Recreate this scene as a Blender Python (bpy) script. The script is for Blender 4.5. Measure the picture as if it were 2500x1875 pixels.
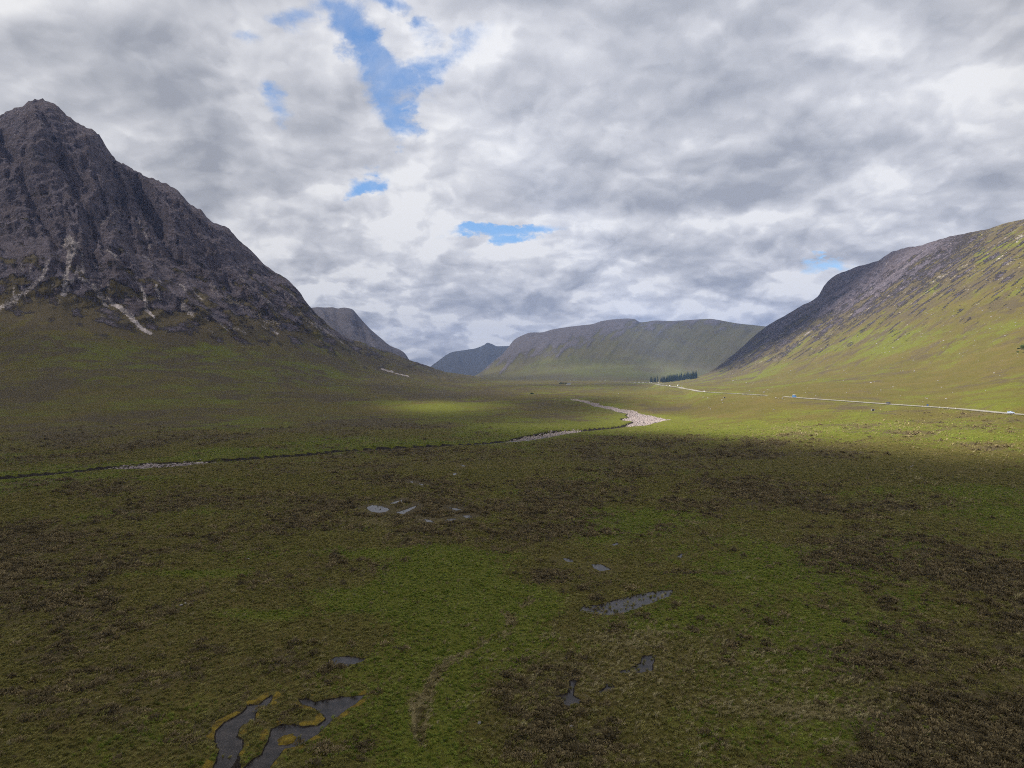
import bpy, math, random
import numpy as np
from mathutils import Vector

for o in list(bpy.data.objects):
    bpy.data.objects.remove(o)
scene = bpy.context.scene
COL = scene.collection
random.seed(7)
RNG = np.random.default_rng(11)

# ------------------------------------------------------------------ camera
CAM_H = 40.0
FPX = 1667.0                    # focal length in pixels of the 2500 px wide photograph
HORIZON = 922.0                 # row of the true horizon in the photograph
PITCH = math.atan((937.5 - HORIZON) / FPX)
cam_data = bpy.data.cameras.new('camera')
cam_data.sensor_width = 36.0
cam_data.lens = 36.0 * FPX / 2500.0
cam_data.clip_start = 0.5
cam_data.clip_end = 60000.0
cam = bpy.data.objects.new('camera', cam_data)
cam.location = (0, 0, CAM_H)
cam.rotation_euler = (math.pi / 2 - PITCH, 0, 0)
COL.objects.link(cam)
scene.camera = cam

# ------------------------------------------------------------------ exposure, sampling
scene.render.engine = 'CYCLES'
scene.view_settings.view_transform = 'Standard'
scene.view_settings.look = 'None'
scene.view_settings.gamma = 1.0
scene.view_settings.use_curve_mapping = False
scene.view_settings.exposure = 0.90
scene.cycles.max_bounces = 4
scene.cycles.diffuse_bounces = 2
scene.cycles.glossy_bounces = 2
scene.cycles.transmission_bounces = 2
scene.cycles.volume_bounces = 0
scene.cycles.transparent_max_bounces = 8
scene.cycles.use_denoising = False
scene.cycles.denoiser = 'OPENIMAGEDENOISE'
scene.cycles.denoising_input_passes = 'RGB_ALBEDO_NORMAL'
scene.cycles.use_adaptive_sampling = False
scene.cycles.pixel_filter_type = 'BLACKMAN_HARRIS'
scene.cycles.filter_width = 1.05
scene.cycles.caustics_reflective = False
scene.cycles.caustics_refractive = False

# ------------------------------------------------------------------ sun
SUN_EL = math.radians(50)
SUN_H = np.array([-0.94, -0.34]); SUN_H /= np.linalg.norm(SUN_H)
SUN_DIR = Vector((SUN_H[0] * math.cos(SUN_EL), SUN_H[1] * math.cos(SUN_EL), math.sin(SUN_EL)))
sun_data = bpy.data.lights.new('sun', 'SUN')
sun_data.energy = 5.0
sun_data.angle = math.radians(0.53)
sun_data.color = (1.0, 0.95, 0.86)
sun = bpy.data.objects.new('sun', sun_data)
sun.rotation_euler = SUN_DIR.to_track_quat('Z', 'Y').to_euler()
sun.location = (0, 0, 100)
COL.objects.link(sun)


# ------------------------------------------------------------------ node helpers
class NT:
    def __init__(self, tree):
        self.t = tree
        self.n = tree.nodes
        self.l = tree.links

    def add(self, typ, **kw):
        nd = self.n.new(typ)
        for k, v in kw.items():
            setattr(nd, k, v)
        return nd

    def put(self, sock, v):
        if isinstance(v, bpy.types.NodeSocket):
            self.l.new(v, sock)
        elif isinstance(v, (int, float)):
            if sock.type in ('RGBA',):
                sock.default_value = (v, v, v, 1)
            elif sock.type == 'VECTOR':
                sock.default_value = (v, v, v)
            else:
                sock.default_value = v
        else:
            if sock.type == 'RGBA' and len(v) == 3:
                v = (*v, 1)
            sock.default_value = v

    def math(self, op, a, b=0.0, c=None, clamp=False):
        nd = self.add('ShaderNodeMath', operation=op, use_clamp=clamp)
        self.put(nd.inputs[0], a)
        self.put(nd.inputs[1], b)
        if c is not None:
            self.put(nd.inputs[2], c)
        return nd.outputs[0]

    def vmath(self, op, a, b=(0, 0, 0), scale=None):
        nd = self.add('ShaderNodeVectorMath', operation=op)
        self.put(nd.inputs[0], a)
        if op != 'SCALE':
            self.put(nd.inputs[1], b)
        if scale is not None:
            self.put(nd.inputs['Scale'], scale)
        return nd.outputs[0]

    def noise(self, vec, scale, detail=4, rough=0.5, dist=0.0, color=False, lac=2.0, dims='3D'):
        nd = self.add('ShaderNodeTexNoise', noise_dimensions=dims)
        self.put(nd.inputs['Vector'], vec)
        nd.inputs['Scale'].default_value = scale
        nd.inputs['Detail'].default_value = detail
        nd.inputs['Roughness'].default_value = rough
        nd.inputs['Distortion'].default_value = dist
        nd.inputs['Lacunarity'].default_value = lac
        return nd.outputs['Color'] if color else nd.outputs['Fac']

    def puffs(self, vec, scale, detail=3, rough=0.5):
        nd = self.add('ShaderNodeTexVoronoi', voronoi_dimensions='2D', feature='F1', normalize=True)
        self.put(nd.inputs['Vector'], vec)
        nd.inputs['Scale'].default_value = scale
        nd.inputs['Detail'].default_value = detail
        nd.inputs['Roughness'].default_value = rough
        return nd.outputs['Distance']

    def sstep(self, v, a, b, lo=0.0, hi=1.0):
        nd = self.add('ShaderNodeMapRange', interpolation_type='SMOOTHSTEP')
        self.put(nd.inputs['Value'], v)
        nd.inputs['From Min'].default_value = a
        nd.inputs['From Max'].default_value = b
        nd.inputs['To Min'].default_value = lo
        nd.inputs['To Max'].default_value = hi
        return nd.outputs['Result']

    def lin(self, v, a, b, lo=0.0, hi=1.0):
        nd = self.add('ShaderNodeMapRange')
        self.put(nd.inputs['Value'], v)
        nd.inputs['From Min'].default_value = a
        nd.inputs['From Max'].default_value = b
        nd.inputs['To Min'].default_value = lo
        nd.inputs['To Max'].default_value = hi
        return nd.outputs['Result']

    def mix(self, f, a, b, blend='MIX'):
        nd = self.add('ShaderNodeMix', data_type='RGBA', blend_type=blend)
        self.put(nd.inputs[0], f)
        self.put(nd.inputs[6], a)
        self.put(nd.inputs[7], b)
        return nd.outputs[2]


# ------------------------------------------------------------------ world: blue sky behind a broken cloud cover
world = bpy.data.worlds.new('World')
scene.world = world
world.use_nodes = True
world.cycles.sampling_method = 'MANUAL'
world.cycles.sample_map_resolution = 512
W = NT(world.node_tree)
W.n.clear()
out = W.add('ShaderNodeOutputWorld')
bg = W.add('ShaderNodeBackground')
bg.inputs['Strength'].default_value = 0.1
W.l.new(bg.outputs[0], out.inputs['Surface'])
sky = W.add('ShaderNodeTexSky', sky_type='NISHITA')
sky.sun_disc = False
sky.sun_elevation = SUN_EL
sky.sun_rotation = math.atan2(SUN_H[0], SUN_H[1])
sky.altitude = 300
sky.air_density = 1.0
sky.dust_density = 0.6
sky.ozone_density = 1.5
tc = W.add('ShaderNodeTexCoord')
sep = W.add('ShaderNodeSeparateXYZ')
W.l.new(tc.outputs['Generated'], sep.inputs[0])
dx, dy, dz = sep.outputs
dzc = W.math('MAXIMUM', dz, 0.0)
dya = W.math('MAXIMUM', dy, 0.02)
uu = W.math('DIVIDE', dx, dya)
vv = W.math('DIVIDE', dz, dya)
uv = W.add('ShaderNodeCombineXYZ')
W.l.new(uu, uv.inputs[0]); W.l.new(vv, uv.inputs[1])
# coordinates on the cloud deck: bands crowd together towards the horizon
den = W.math('ADD', dzc, 0.40)
deck = W.add('ShaderNodeCombineXYZ')
W.l.new(W.math('DIVIDE', dx, den), deck.inputs[0])
W.l.new(W.math('DIVIDE', dy, den), deck.inputs[1])
P = deck.outputs[0]
front = W.sstep(dy, 0.15, 0.45)
warp = W.noise(P, 3.0, 8, 0.60, color=True, dims='2D')
wv0 = W.vmath('SUBTRACT', warp, (0.5, 0.5, 0.5))
warpv = W.vmath('SCALE', wv0, scale=0.17)
UVw = W.vmath('ADD', uv.outputs[0], warpv)
Pw = W.vmath('ADD', P, W.vmath('SCALE', wv0, scale=0.16))


su = W.add('ShaderNodeSeparateXYZ'); W.l.new(UVw, su.inputs[0])
U_, V_ = su.outputs[0], su.outputs[1]
quadv = W.add('ShaderNodeCombineXYZ'); linv = W.add('ShaderNodeCombineXYZ')
W.l.new(W.math('MULTIPLY', U_, U_), quadv.inputs[0]); W.l.new(W.math('MULTIPLY', U_, V_), quadv.inputs[1]); W.l.new(W.math('MULTIPLY', V_, V_), quadv.inputs[2])
W.l.new(U_, linv.inputs[0]); W.l.new(V_, linv.inputs[1]); linv.inputs[2].default_value = 1.0


def feature(acc, px, row, rx, ry, ang, s):
    """one soft elliptical patch of the cloud cover, placed by direction; ang in degrees, clockwise in the picture"""
    cu, cv, ru, rv = (px - 1250) / FPX, (HORIZON - row) / FPX, rx / FPX * 1.05, ry / FPX * 1.05
    th = -math.radians(ang); c, n = math.cos(th), math.sin(th)
    A_ = (c / ru) ** 2 + (n / rv) ** 2; B_ = 2 * c * n * (1 / ru ** 2 - 1 / rv ** 2); C_ = (n / ru) ** 2 + (c / rv) ** 2
    D_ = -2 * A_ * cu - B_ * cv; E_ = -2 * C_ * cv - B_ * cu; F_ = A_ * cu * cu + B_ * cu * cv + C_ * cv * cv
    q = W.add('ShaderNodeVectorMath', operation='DOT_PRODUCT'); W.l.new(quadv.outputs[0], q.inputs[0]); q.inputs[1].default_value = (-A_, -B_, -C_)
    l = W.add('ShaderNodeVectorMath', operation='DOT_PRODUCT'); W.l.new(linv.outputs[0], l.inputs[0]); l.inputs[1].default_value = (-D_, -E_, 1 - F_)
    t_ = W.math('ADD', q.outputs['Value'], l.outputs['Value'], clamp=True)
    return W.math('MULTIPLY_ADD', W.math('MULTIPLY', t_, t_), s, acc)


# brightness of the cloud cover
TONE = [  # px, row, rx, ry, angle, amount
    (320, 200, 330, 170, 25, -0.36), (460, 300, 150, 190, 50, -0.30), (90, 130, 200, 60, 10, -0.16),
    (60, 60, 240, 90, 0, 0.18), (330, 40, 260, 70, 0, 0.10), (560, 90, 140, 130, 60, 0.26), (690, 330, 230, 90, 35, 0.20),
    (1080, 170, 140, 110, -40, 0.30), (1180, 100, 240, 60, -25, 0.22), (1020, 390, 230, 130, -25, 0.24),
    (1400, 60, 200, 70, -30, 0.14), (1520, 150, 250, 60, -35, -0.10), (1420, 260, 260, 60, -25, -0.20), (1500, 330, 280, 50, -12, -0.10),
    (1750, 240, 260, 80, -15, -0.22), (1870, 410, 300, 90, -12, -0.36), (1700, 480, 340, 60, -6, -0.32), (2080, 360, 260, 60, -15, -0.22),
    (1850, 90, 300, 90, -18, -0.14), (2060, 190, 260, 110, -25, 0.24), (2350, 40, 260, 70, -10, -0.16), (2330, 210, 240, 80, -25, 0.12),
    (2420, 420, 260, 60, -12, -0.26), (2250, 300, 200, 50, -20, 0.02), (1330, 470, 260, 50, -10, -0.10),
    (520, 480, 200, 60, 20, -0.12), (760, 500, 160, 45, 0, -0.16), (680, 570, 260, 40, 5, -0.10), (650, 515, 90, 30, 0, 0.16),
    (1000, 470, 160, 40, 0, 0.08), (1760, 545, 420, 40, -8, 0.18), (1400, 560, 240, 36, -8, 0.12), (2180, 500, 300, 36, -14, 0.10),
    (1350, 625, 200, 34, -3, 0.20), (1120, 650, 150, 40, 0, -0.10), (830, 620, 150, 30, 0, 0.06), (1700, 650, 420, 40, -4, -0.10),
    (900, 730, 190, 34, 0, -0.26), (1000, 695, 120, 22, 0, 0.14), (1500, 735, 130, 24, -2, -0.22), (1250, 730, 190, 22, 0, -0.10),
    (1020, 805, 170, 24, -2, -0.24), (960, 855, 110, 24, 0, 0.16), (1230, 770, 120, 20, 0, -0.12), (1650, 760, 160, 24, 0, 0.08),
    (1900, 600, 240, 24, -6, -0.10), (1960, 690, 120, 24, -20, 0.14), (1060, 770, 90, 18, 0, 0.10), (1150, 825, 120, 16, 0, 0.10), (730, 700, 90, 30, 0, 0.12),
]
tone = 0.0
tone_s = None
for f in TONE:
    tone_s = feature(tone_s if tone_s is not None else 0.0, *f)
tone_s = W.math('MULTIPLY', tone_s, front)
n_big = W.noise(P, 1.8, 9, 0.57, 0.0, dims='2D')
n_mid = W.puffs(Pw, 3.0, 4.0, 0.52)
n_lit = W.puffs(W.vmath('ADD', Pw, (-0.02, -0.06, 0)), 3.0, 4.0, 0.52)
puff = W.math('SUBTRACT', n_lit, n_mid)         # the upper, sun-facing side of each billow
lowsky = W.sstep(dz, 0.34, 0.02)
thin = W.sstep(n_big, 0.38, 0.62)               # where the cover is thin the billows show less
b = W.math('MULTIPLY_ADD', W.math('SUBTRACT', n_big, 0.5), 0.85, W.math('MULTIPLY_ADD', lowsky, 0.13, 0.60))
b = W.math('MULTIPLY_ADD', W.math('SUBTRACT', 0.36, n_mid), W.math('MULTIPLY_ADD', lowsky, 0.40, 0.30), b)
b = W.math('MULTIPLY_ADD', puff, W.math('MULTIPLY_ADD', lowsky, 2.6, 1.6), b)
n_m2 = W.puffs(W.vmath('ADD', Pw, (4.1, 1.7, 0)), 8.5, 2.5, 0.5)
n_l2 = W.puffs(W.vmath('ADD', Pw, (4.092, 1.675, 0)), 8.5, 2.5, 0.5)
b = W.math('MULTIPLY_ADD', W.math('SUBTRACT', n_l2, n_m2), 0.9, b)
b = W.math('ADD', b, W.math('MULTIPLY', tone_s, 1.05))
ramp = W.add('ShaderNodeValToRGB')
W.l.new(b, ramp.inputs[0])
cr = ramp.color_ramp
cr.elements[0].position = 0.05; cr.elements[0].color = (0.205, 0.215, 0.242, 1)
cr.elements[1].position = 1.05; cr.elements[1].color = (0.50, 0.50, 0.505, 1)
for p, c in ((0.30, (0.258, 0.267, 0.292)), (0.55, (0.325, 0.331, 0.354)), (0.80, (0.408, 0.412, 0.430))):
    e = cr.elements.new(p); e.color = (*c, 1)
cloud_col = W.vmath('SCALE', ramp.outputs[0], scale=10.0)
# the gaps
GAPS = [
    (975, 200, 90, 105, -28, 0.75), (945, 155, 185, 66, 30, 0.65), (990, 280, 66, 64, 30, 0.8), (1060, 160, 110, 45, -30, 0.55), (880, 120, 150, 50, 25, 0.5),
    (970, 10, 100, 50, 15, 0.7), (780, 40, 75, 70, 20, 0.65), (865, 75, 70, 80, 30, 0.6), (710, 85, 75, 42, 15, 0.6), (1050, 85, 60, 40, -40, 0.45),
    (705, 265, 55, 62, 30, 0.85), (600, 130, 60, 30, 0, 0.5), (870, 415, 95, 42, -15, 0.7), (900, 400, 40, 24, 30, 0.3),
    (1195, 578, 130, 26, -6, 0.85), (1290, 556, 90, 18, -12, 0.45), (2020, 655, 90, 26, -14, 0.85), (1180, 632, 40, 12, 0, 0.25),
    (2400, 82, 130, 30, -10, 0.22), (1130, 95, 140, 60, -30, 0.22),
]
gap = None
for f in GAPS:
    gap = feature(gap if gap is not None else 0.0, *f)
gap = W.math('MULTIPLY', gap, front)
n_edge = W.noise(W.vmath('ADD', Pw, (3.1, 5.7, 0)), 6.0, 8, 0.64, 0.0, dims='2D')
n_edge2 = n_big
g2 = W.math('MULTIPLY_ADD', W.math('SUBTRACT', n_edge, 0.5), W.sstep(gap, 0.02, 0.25, 0.3, 3.4), W.math('MULTIPLY', gap, 1.75))
back_gap = W.math('MULTIPLY', W.sstep(n_edge2, 0.60, 0.70), W.math('SUBTRACT', 1.0, front))
g2 = W.math('ADD', g2, W.math('MULTIPLY', back_gap, 0.7))
hole = W.math('MULTIPLY', W.sstep(g2, 0.12, 1.5), W.lin(n_edge, 0.35, 0.62, 0.62, 0.97))
sky_tint = W.mix(1.0, sky.outputs[0], (0.66, 0.86, 1.02), 'MULTIPLY')
col = W.mix(hole, cloud_col, sky_tint)
W.l.new(col, bg.inputs['Color'])

# ------------------------------------------------------------------ numpy noise
def _h(ix, iy, seed):
    h = (ix.astype(np.uint32) * np.uint32(374761393) + iy.astype(np.uint32) * np.uint32(668265263) + np.uint32(seed * 974711 + 12345))
    h = (h ^ (h >> np.uint32(13))) * np.uint32(1274126177)
    return h ^ (h >> np.uint32(16))


def perlin(x, y, seed=0):
    x0 = np.floor(x); y0 = np.floor(y)
    fx = (x - x0).astype(np.float32); fy = (y - y0).astype(np.float32)
    ix = x0.astype(np.int64); iy = y0.astype(np.int64)
    u = fx * fx * fx * (fx * (fx * 6 - 15) + 10)
    v = fy * fy * fy * (fy * (fy * 6 - 15) + 10)

    def g(ax, ay, ddx, ddy):
        a = _h(ix + ax, iy + ay, seed).astype(np.float32) * np.float32(2 * math.pi / 4294967296.0)
        return np.cos(a) * ddx + np.sin(a) * ddy
    n00 = g(0, 0, fx, fy); n10 = g(1, 0, fx - 1, fy)
    n01 = g(0, 1, fx, fy - 1); n11 = g(1, 1, fx - 1, fy - 1)
    a = n00 + u * (n10 - n00); b_ = n01 + u * (n11 - n01)
    return (a + v * (b_ - a)) * 1.5


def fbm(x, y, octv=4, seed=0, gain=0.5):
    s = 0; a = 1.0; tot = 0
    for i in range(octv):
        s = s + a * perlin(x, y, seed + i * 17)
        tot += a
        a *= gain
        x, y = 1.6 * x - 1.2 * y + 3.7, 1.2 * x + 1.6 * y - 8.1
    return s / tot


def ridged(x, y, octv=4, seed=0, gain=0.5):
    s = 0; a = 1.0; tot = 0
    for i in range(octv):
        s = s + a * (1 - 2.0 * np.abs(perlin(x, y, seed + i * 17)))
        tot += a
        a *= gain
        x, y = x * 2.1 + 5.2, y * 1.9 - 3.3
    return s / tot


def sst(x, a, b):
    t = np.clip((x - a) / (b - a), 0, 1)
    return t * t * (3 - 2 * t)


def pchip_slopes(x, y):
    """Fritsch-Carlson slopes along axis 0"""
    hh = np.diff(x, axis=0); dl = np.diff(y, axis=0) / hh
    d = np.zeros_like(y)
    w1 = 2 * hh[1:] + hh[:-1]; w2 = hh[1:] + 2 * hh[:-1]
    ok = dl[1:] * dl[:-1] > 0
    with np.errstate(divide='ignore', invalid='ignore'):
        hm = (w1 + w2) / (w1 / dl[:-1] + w2 / dl[1:])
    d[1:-1] = np.where(ok, hm, 0)
    d[0] = dl[0]; d[-1] = dl[-1]
    return d, dl


def herm(x0, x1, y0, y1, d0, d1, x):
    hh = x1 - x0; t = (x - x0) / hh
    return ((1 + 2 * t) * (1 - t) ** 2 * y0 + t * (1 - t) ** 2 * hh * d0 + t * t * (3 - 2 * t) * y1 + t * t * (t - 1) * hh * d1)


def table(tab, q):
    """smooth interpolation of {px: value}"""
    k = np.array(sorted(tab)); v = np.array([tab[i] for i in sorted(tab)], float); k = k.astype(float)
    d, _ = pchip_slopes(k, v)
    q = np.clip(q, k[0], k[-1])
    i = np.clip(np.searchsorted(k, q) - 1, 0, len(k) - 2)
    return herm(k[i], k[i + 1], v[i], v[i + 1], d[i], d[i + 1], q)


SIL_LEFT = [(-600, 520), (-150, 345), (0, 295), (28, 277), (61, 273), (77, 256), (94, 252), (114, 256), (138, 269), (167, 292), (191, 309), (228, 330), (252, 352), (281, 393), (309, 413), (350, 435), (403, 456), (431, 472), (468, 508), (488, 519), (508, 543), (561, 566), (586, 596), (610, 614), (659, 660), (700, 686), (732, 724), (753, 753), (793, 793), (838, 823), (890, 842), (936, 858), (998, 880), (1047, 897), (1080, 908), (1145, 917), (1215, 924), (1260, 926)]
SIL_RIGHT = [(1560, 926), (1655, 926), (1700, 921), (1736, 905), (1772, 880), (1808, 851), (1834, 827), (1859, 807), (1881, 791), (1906, 777), (1953, 750), (1997, 724), (2007, 706), (2025, 683), (2044, 670), (2062, 664), (2098, 650), (2145, 636), (2159, 625), (2206, 607), (2242, 602), (2297, 585), (2351, 572), (2405, 561), (2459, 545), (2500, 536), (2700, 490), (3100, 430)]

LY = {
    3: {-600: 560, 0: 560, 400: 560, 800: 620, 1000: 650, 1250: 700, 1560: 690, 1750: 560, 2000: 450, 2300: 360, 2500: 330, 3100: 300},
    4: {-600: 880, 250: 900, 400: 950, 700: 1100, 900: 1300, 1000: 1250, 1100: 1150, 1250: 1000, 1400: 1000, 1560: 1000, 1655: 1350, 1720: 1000, 1850: 790, 1940: 700, 2165: 560, 2300: 500, 2460: 430, 2500: 418, 3100: 340},
    5: {-600: 1250, 95: 1300, 250: 1330, 400: 1380, 550: 1450, 700: 1600, 800: 1800, 900: 2000, 1000: 2000, 1100: 1800, 1250: 1500, 1560: 1500, 1655: 1650, 1750: 1600, 1850: 1400, 2000: 1100, 2300: 800, 2500: 650, 3100: 520},
    6: {-600: 1470, 95: 1520, 250: 1560, 400: 1620, 550: 1700, 700: 1850, 800: 2050, 900: 2250, 1000: 2350, 1100: 2200, 1250: 2000, 1560: 2000, 1655: 2050, 1750: 2050, 1850: 1800, 2000: 1500, 2300: 1100, 2500: 950, 3100: 750},
    7: {-600: 1620, 95: 1700, 250: 1730, 400: 1800, 550: 1880, 700: 2020, 800: 2180, 900: 2400, 1000: 2600, 1100: 2700, 1250: 2600, 1560: 2600, 1655: 2500, 1750: 2300, 1850: 2080, 2000: 1850, 2300: 1400, 2500: 1200, 3100: 950},
    8: {-600: 1740, 95: 1830, 250: 1880, 400: 1960, 550: 2050, 700: 2180, 800: 2320, 900: 2560, 1000: 2850, 1080: 3200, 1145: 3500, 1250: 3500, 1560: 3500, 1655: 3200, 1700: 2800, 1750: 2500, 1850: 2300, 2000: 2050, 2300: 1650, 2500: 1450, 3100: 1150},
}
LR = {
    4: {-600: 940, 250: 930, 400: 932, 700: 936, 900: 940, 1000: 955, 1100: 968, 1250: 975, 1400: 976, 1560: 970, 1655: 947, 1720: 957, 1850: 964, 1940: 968, 2165: 988, 2300: 998, 2460: 1008, 2500: 1011, 3100: 1040},
    5: {-600: 800, 0: 775, 95: 770, 250: 805, 400: 832, 550: 838, 700: 838, 800: 852, 900: 888, 1000: 915, 1100: 942, 1250: 954, 1400: 955, 1560: 952, 1655: 943, 1750: 936, 1850: 928, 2000: 915, 2300: 905, 2500: 900, 3100: 890},
    6: {-600: 690, 95: 610, 250: 650, 400: 700, 550: 735, 700: 770, 800: 820, 900: 868, 1000: 899, 1100: 930, 1250: 940, 1400: 941, 1560: 938, 1655: 936, 1750: 918, 1850: 895, 2000: 860, 2300: 790, 2500: 760, 3100: 720},
    7: {-600: 600, 0: 440, 95: 420, 250: 510, 400: 570, 550: 645, 700: 725, 800: 808, 900: 856, 1000: 889, 1100: 920, 1250: 932, 1400: 932, 1560: 931, 1655: 929, 1750: 908, 1850: 860, 2000: 785, 2300: 680, 2500: 640, 3100: 570},
    8: dict(SIL_LEFT + SIL_RIGHT),
}
Z3 = {-600: 1.0, 0: 0.5, 800: 0.5, 1250: 0.0, 1560: -1.5, 1650: 0.0, 1750: 2.5, 2000: 7, 2300: 9, 2500: 9.5, 3100: 10}
Z2 = {-600: 0, 1700: 0, 2000: 1.5, 2500: 3.5, 3100: 4}


def fill(phi):
    """radius and height of the eleven profile lines for every azimuth"""
    pc = np.clip(phi, -0.83, 0.83)
    px = 1250 + FPX * np.tan(pc)
    sec = 1 / np.cos(pc)
    K = 11
    R = np.zeros((K, len(phi))); Z = np.zeros((K, len(phi)))
    R[0] = 20; R[1] = 120; R[2] = 300
    Z[2] = table(Z2, px)
    for k in range(3, 9):
        Y = table(LY[k], px)
        R[k] = Y * sec
        if k == 3:
            Z[k] = table(Z3, px)
        else:
            Z[k] = CAM_H + (HORIZON - table(LR[k], px)) / FPX * Y
    hill = sst(Z[8], 40, 120)
    R[9] = R[8] * 1.22 + 300
    Z[9] = Z[8] * (1 - 0.45 * hill) - 4
    R[10] = 10500; Z[10] = 25
    # out of the picture the hills run on and sink into the moor behind the camera
    keep = 1 - sst(np.abs(phi), 1.2, 2.2)
    Z[3:10] *= keep
    for k in range(3, 10):
        R[k] = np.maximum(R[k], R[k - 1] + 25)
    return px, R, Z


def main_columns():
    dense = np.radians(np.linspace(-40, 40, 700))
    mid = np.radians(np.arange(40.6, 62, 1.0))
    far = np.radians(np.arange(64, 180.1, 4.0))
    right = np.concatenate([mid, far])
    return np.concatenate([-right[::-1], dense, right])


SEG = [150, 150, 120, 105, 85, 80, 90, 95, 12, 6]
phi = main_columns()
cpx, RK, ZK = fill(phi)
dK, dl = pchip_slopes(RK, ZK)
dR = dK.copy(); dL = dK.copy()
dL[8] = 0.75 * dl[7]; dR[8] = dl[8] * 0.6          # a crest, not a dome
Rl, Zl, Tl = [], [], []
for k, n in enumerate(SEG):
    if k == 0:
        R_in = np.concatenate([np.linspace(20, 66, 14, endpoint=False), 1 / np.linspace(1 / 66, 1 / 120, n, endpoint=False)])
        f = (R_in - 20) / 100
    elif k < 4:
        f = None
    else:
        f = np.linspace(0, 1, n, endpoint=False)
    if f is None:
        q = np.linspace(0, 1, n, endpoint=False)[:, None]
        R = 1 / ((1 - q) / RK[k] + q / RK[k + 1])
    else:
        R = RK[k] + f[:, None] * (RK[k + 1] - RK[k])
    z = herm(RK[k], RK[k + 1], ZK[k], ZK[k + 1], dR[k], dL[k + 1], R)
    Rl.append(R); Zl.append(z); Tl.append(k + (R - RK[k]) / (RK[k + 1] - RK[k]))
Rl.append(RK[10:11]); Zl.append(ZK[10:11]); Tl.append(np.full((1, len(phi)), 10.0))
R0 = np.concatenate(Rl); Z0 = np.concatenate(Zl); T = np.concatenate(Tl)
NR, NC = R0.shape
PXG = np.broadcast_to(cpx, R0.shape)
SINP, COSP = np.sin(phi)[None], np.cos(phi)[None]
DENSE = np.where(np.abs(phi) < math.radians(40.01))[0]


def rows_of(R, Z):
    Y = np.maximum(R * COSP, 1e-3)
    return HORIZON + (CAM_H - Z) / Y * FPX


ROW0 = rows_of(R0, Z0)
_acc0 = np.minimum.accumulate(ROW0, axis=0)


def locate(px, row, Rg=None, Zg=None, acc=None):
    """the point of the terrain seen at a pixel of the photograph"""
    Rg = R0 if Rg is None else Rg; Zg = Z0 if Zg is None else Zg; acc = _acc0 if acc is None else acc
    ph = math.atan((px - 1250) / FPX)
    c = np.interp(ph, phi, np.arange(NC)); i = int(c); fr = c - i
    res = []
    for j in (i, min(i + 1, NC - 1)):
        a = acc[:, j]
        t = np.interp(-row, -a, np.arange(NR))
        res.append((np.interp(t, np.arange(NR), Rg[:, j]), np.interp(t, np.arange(NR), Zg[:, j])))
    R = res[0][0] * (1 - fr) + res[1][0] * fr
    Z = res[0][1] * (1 - fr) + res[1][1] * fr
    return np.array([R * math.sin(ph), R * math.cos(ph), Z])


def dense_line(pts, step):
    pts = np.array(pts, float)
    s = np.concatenate([[0], np.cumsum(np.linalg.norm(np.diff(pts[:, :2], axis=0), axis=1))])
    n = max(4, int(s[-1] / step))
    q = np.linspace(0, s[-1], n)
    keep = np.concatenate([[True], np.diff(s) > 1e-6])
    s, pts = s[keep], pts[keep]
    d = [pchip_slopes(s, pts[:, i])[0] for i in range(3)]
    i = np.clip(np.searchsorted(s, q) - 1, 0, len(s) - 2)
    return np.stack([herm(s[i], s[i + 1], pts[i, c], pts[i + 1, c], d[c][i], d[c][i + 1], q) for c in range(3)], 1)


def dist_line(x, y, line, reach):
    """signed distance to a polyline (positive on its left), its height there, for the points within reach"""
    lo = line[:, :2].min(0) - reach; hi = line[:, :2].max(0) + reach
    m = (x > lo[0]) & (x < hi[0]) & (y > lo[1]) & (y < hi[1])
    idx = np.nonzero(m)
    qx, qy = x[idx], y[idx]
    best = np.full(qx.shape, 1e9); sg = np.ones(qx.shape); zz = np.zeros(qx.shape); ss = np.zeros(qx.shape)
    for a, b_, k in zip(line[:-1], line[1:], range(len(line) - 1)):
        ab = b_[:2] - a[:2]; L2 = ab @ ab + 1e-9
        near = (np.abs(qx - (a[0] + b_[0]) / 2) < reach + abs(ab[0])) & (np.abs(qy - (a[1] + b_[1]) / 2) < reach + abs(ab[1]))
        if not near.any():
            continue
        ii = np.nonzero(near)[0]
        t = np.clip(((qx[ii] - a[0]) * ab[0] + (qy[ii] - a[1]) * ab[1]) / L2, 0, 1)
        ex = qx[ii] - a[0] - t * ab[0]; ey = qy[ii] - a[1] - t * ab[1]
        d = np.hypot(ex, ey)
        better = d < best[ii]
        jj = ii[better]
        best[jj] = d[better]
        sg[jj] = np.sign(ab[0] * ey[better] - ab[1] * ex[better])
        zz[jj] = a[2] + t[better] * (b_[2] - a[2])
        ss[jj] = (k + t[better]) / (len(line) - 1)
    return idx, best, sg, zz, ss


# ------------------------------------------------------------------ relief
X = R0 * SINP; Y = R0 * COSP; Z = Z0.copy()
wl = (1 - sst(PXG, 1040, 1200)) * sst(T, 4.3, 5.2) * (1 - sst(T, 8.3, 9.5))          # the dark mountain
wr = sst(PXG, 1690, 1800) * sst(T, 4.4, 6.0) * (1 - sst(T, 8.3, 9.5))                # the sunny hill
moor = (1 - np.clip(wl + wr, 0, 1)) * (1 - sst(T, 9, 10))

und = 0.9 * fbm(X / 26, Y / 26, 3, 3) + 2.0 * fbm(X / 95, Y / 95, 3, 5) * sst(R0, 90, 350) + 6.0 * fbm(X / 330, Y / 330, 3, 9) * sst(R0, 350, 1100)
Z += und * moor * (1 - 0.75 * sst(R0, 2500, 5000))
hum = 0.36 * fbm(X / 5.2, Y / 5.2, 3, 21) + 0.17 * fbm(X / 1.7, Y / 1.7, 3, 23)
Z += hum * (1 - sst(R0, 260, 520)) * moor
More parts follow.
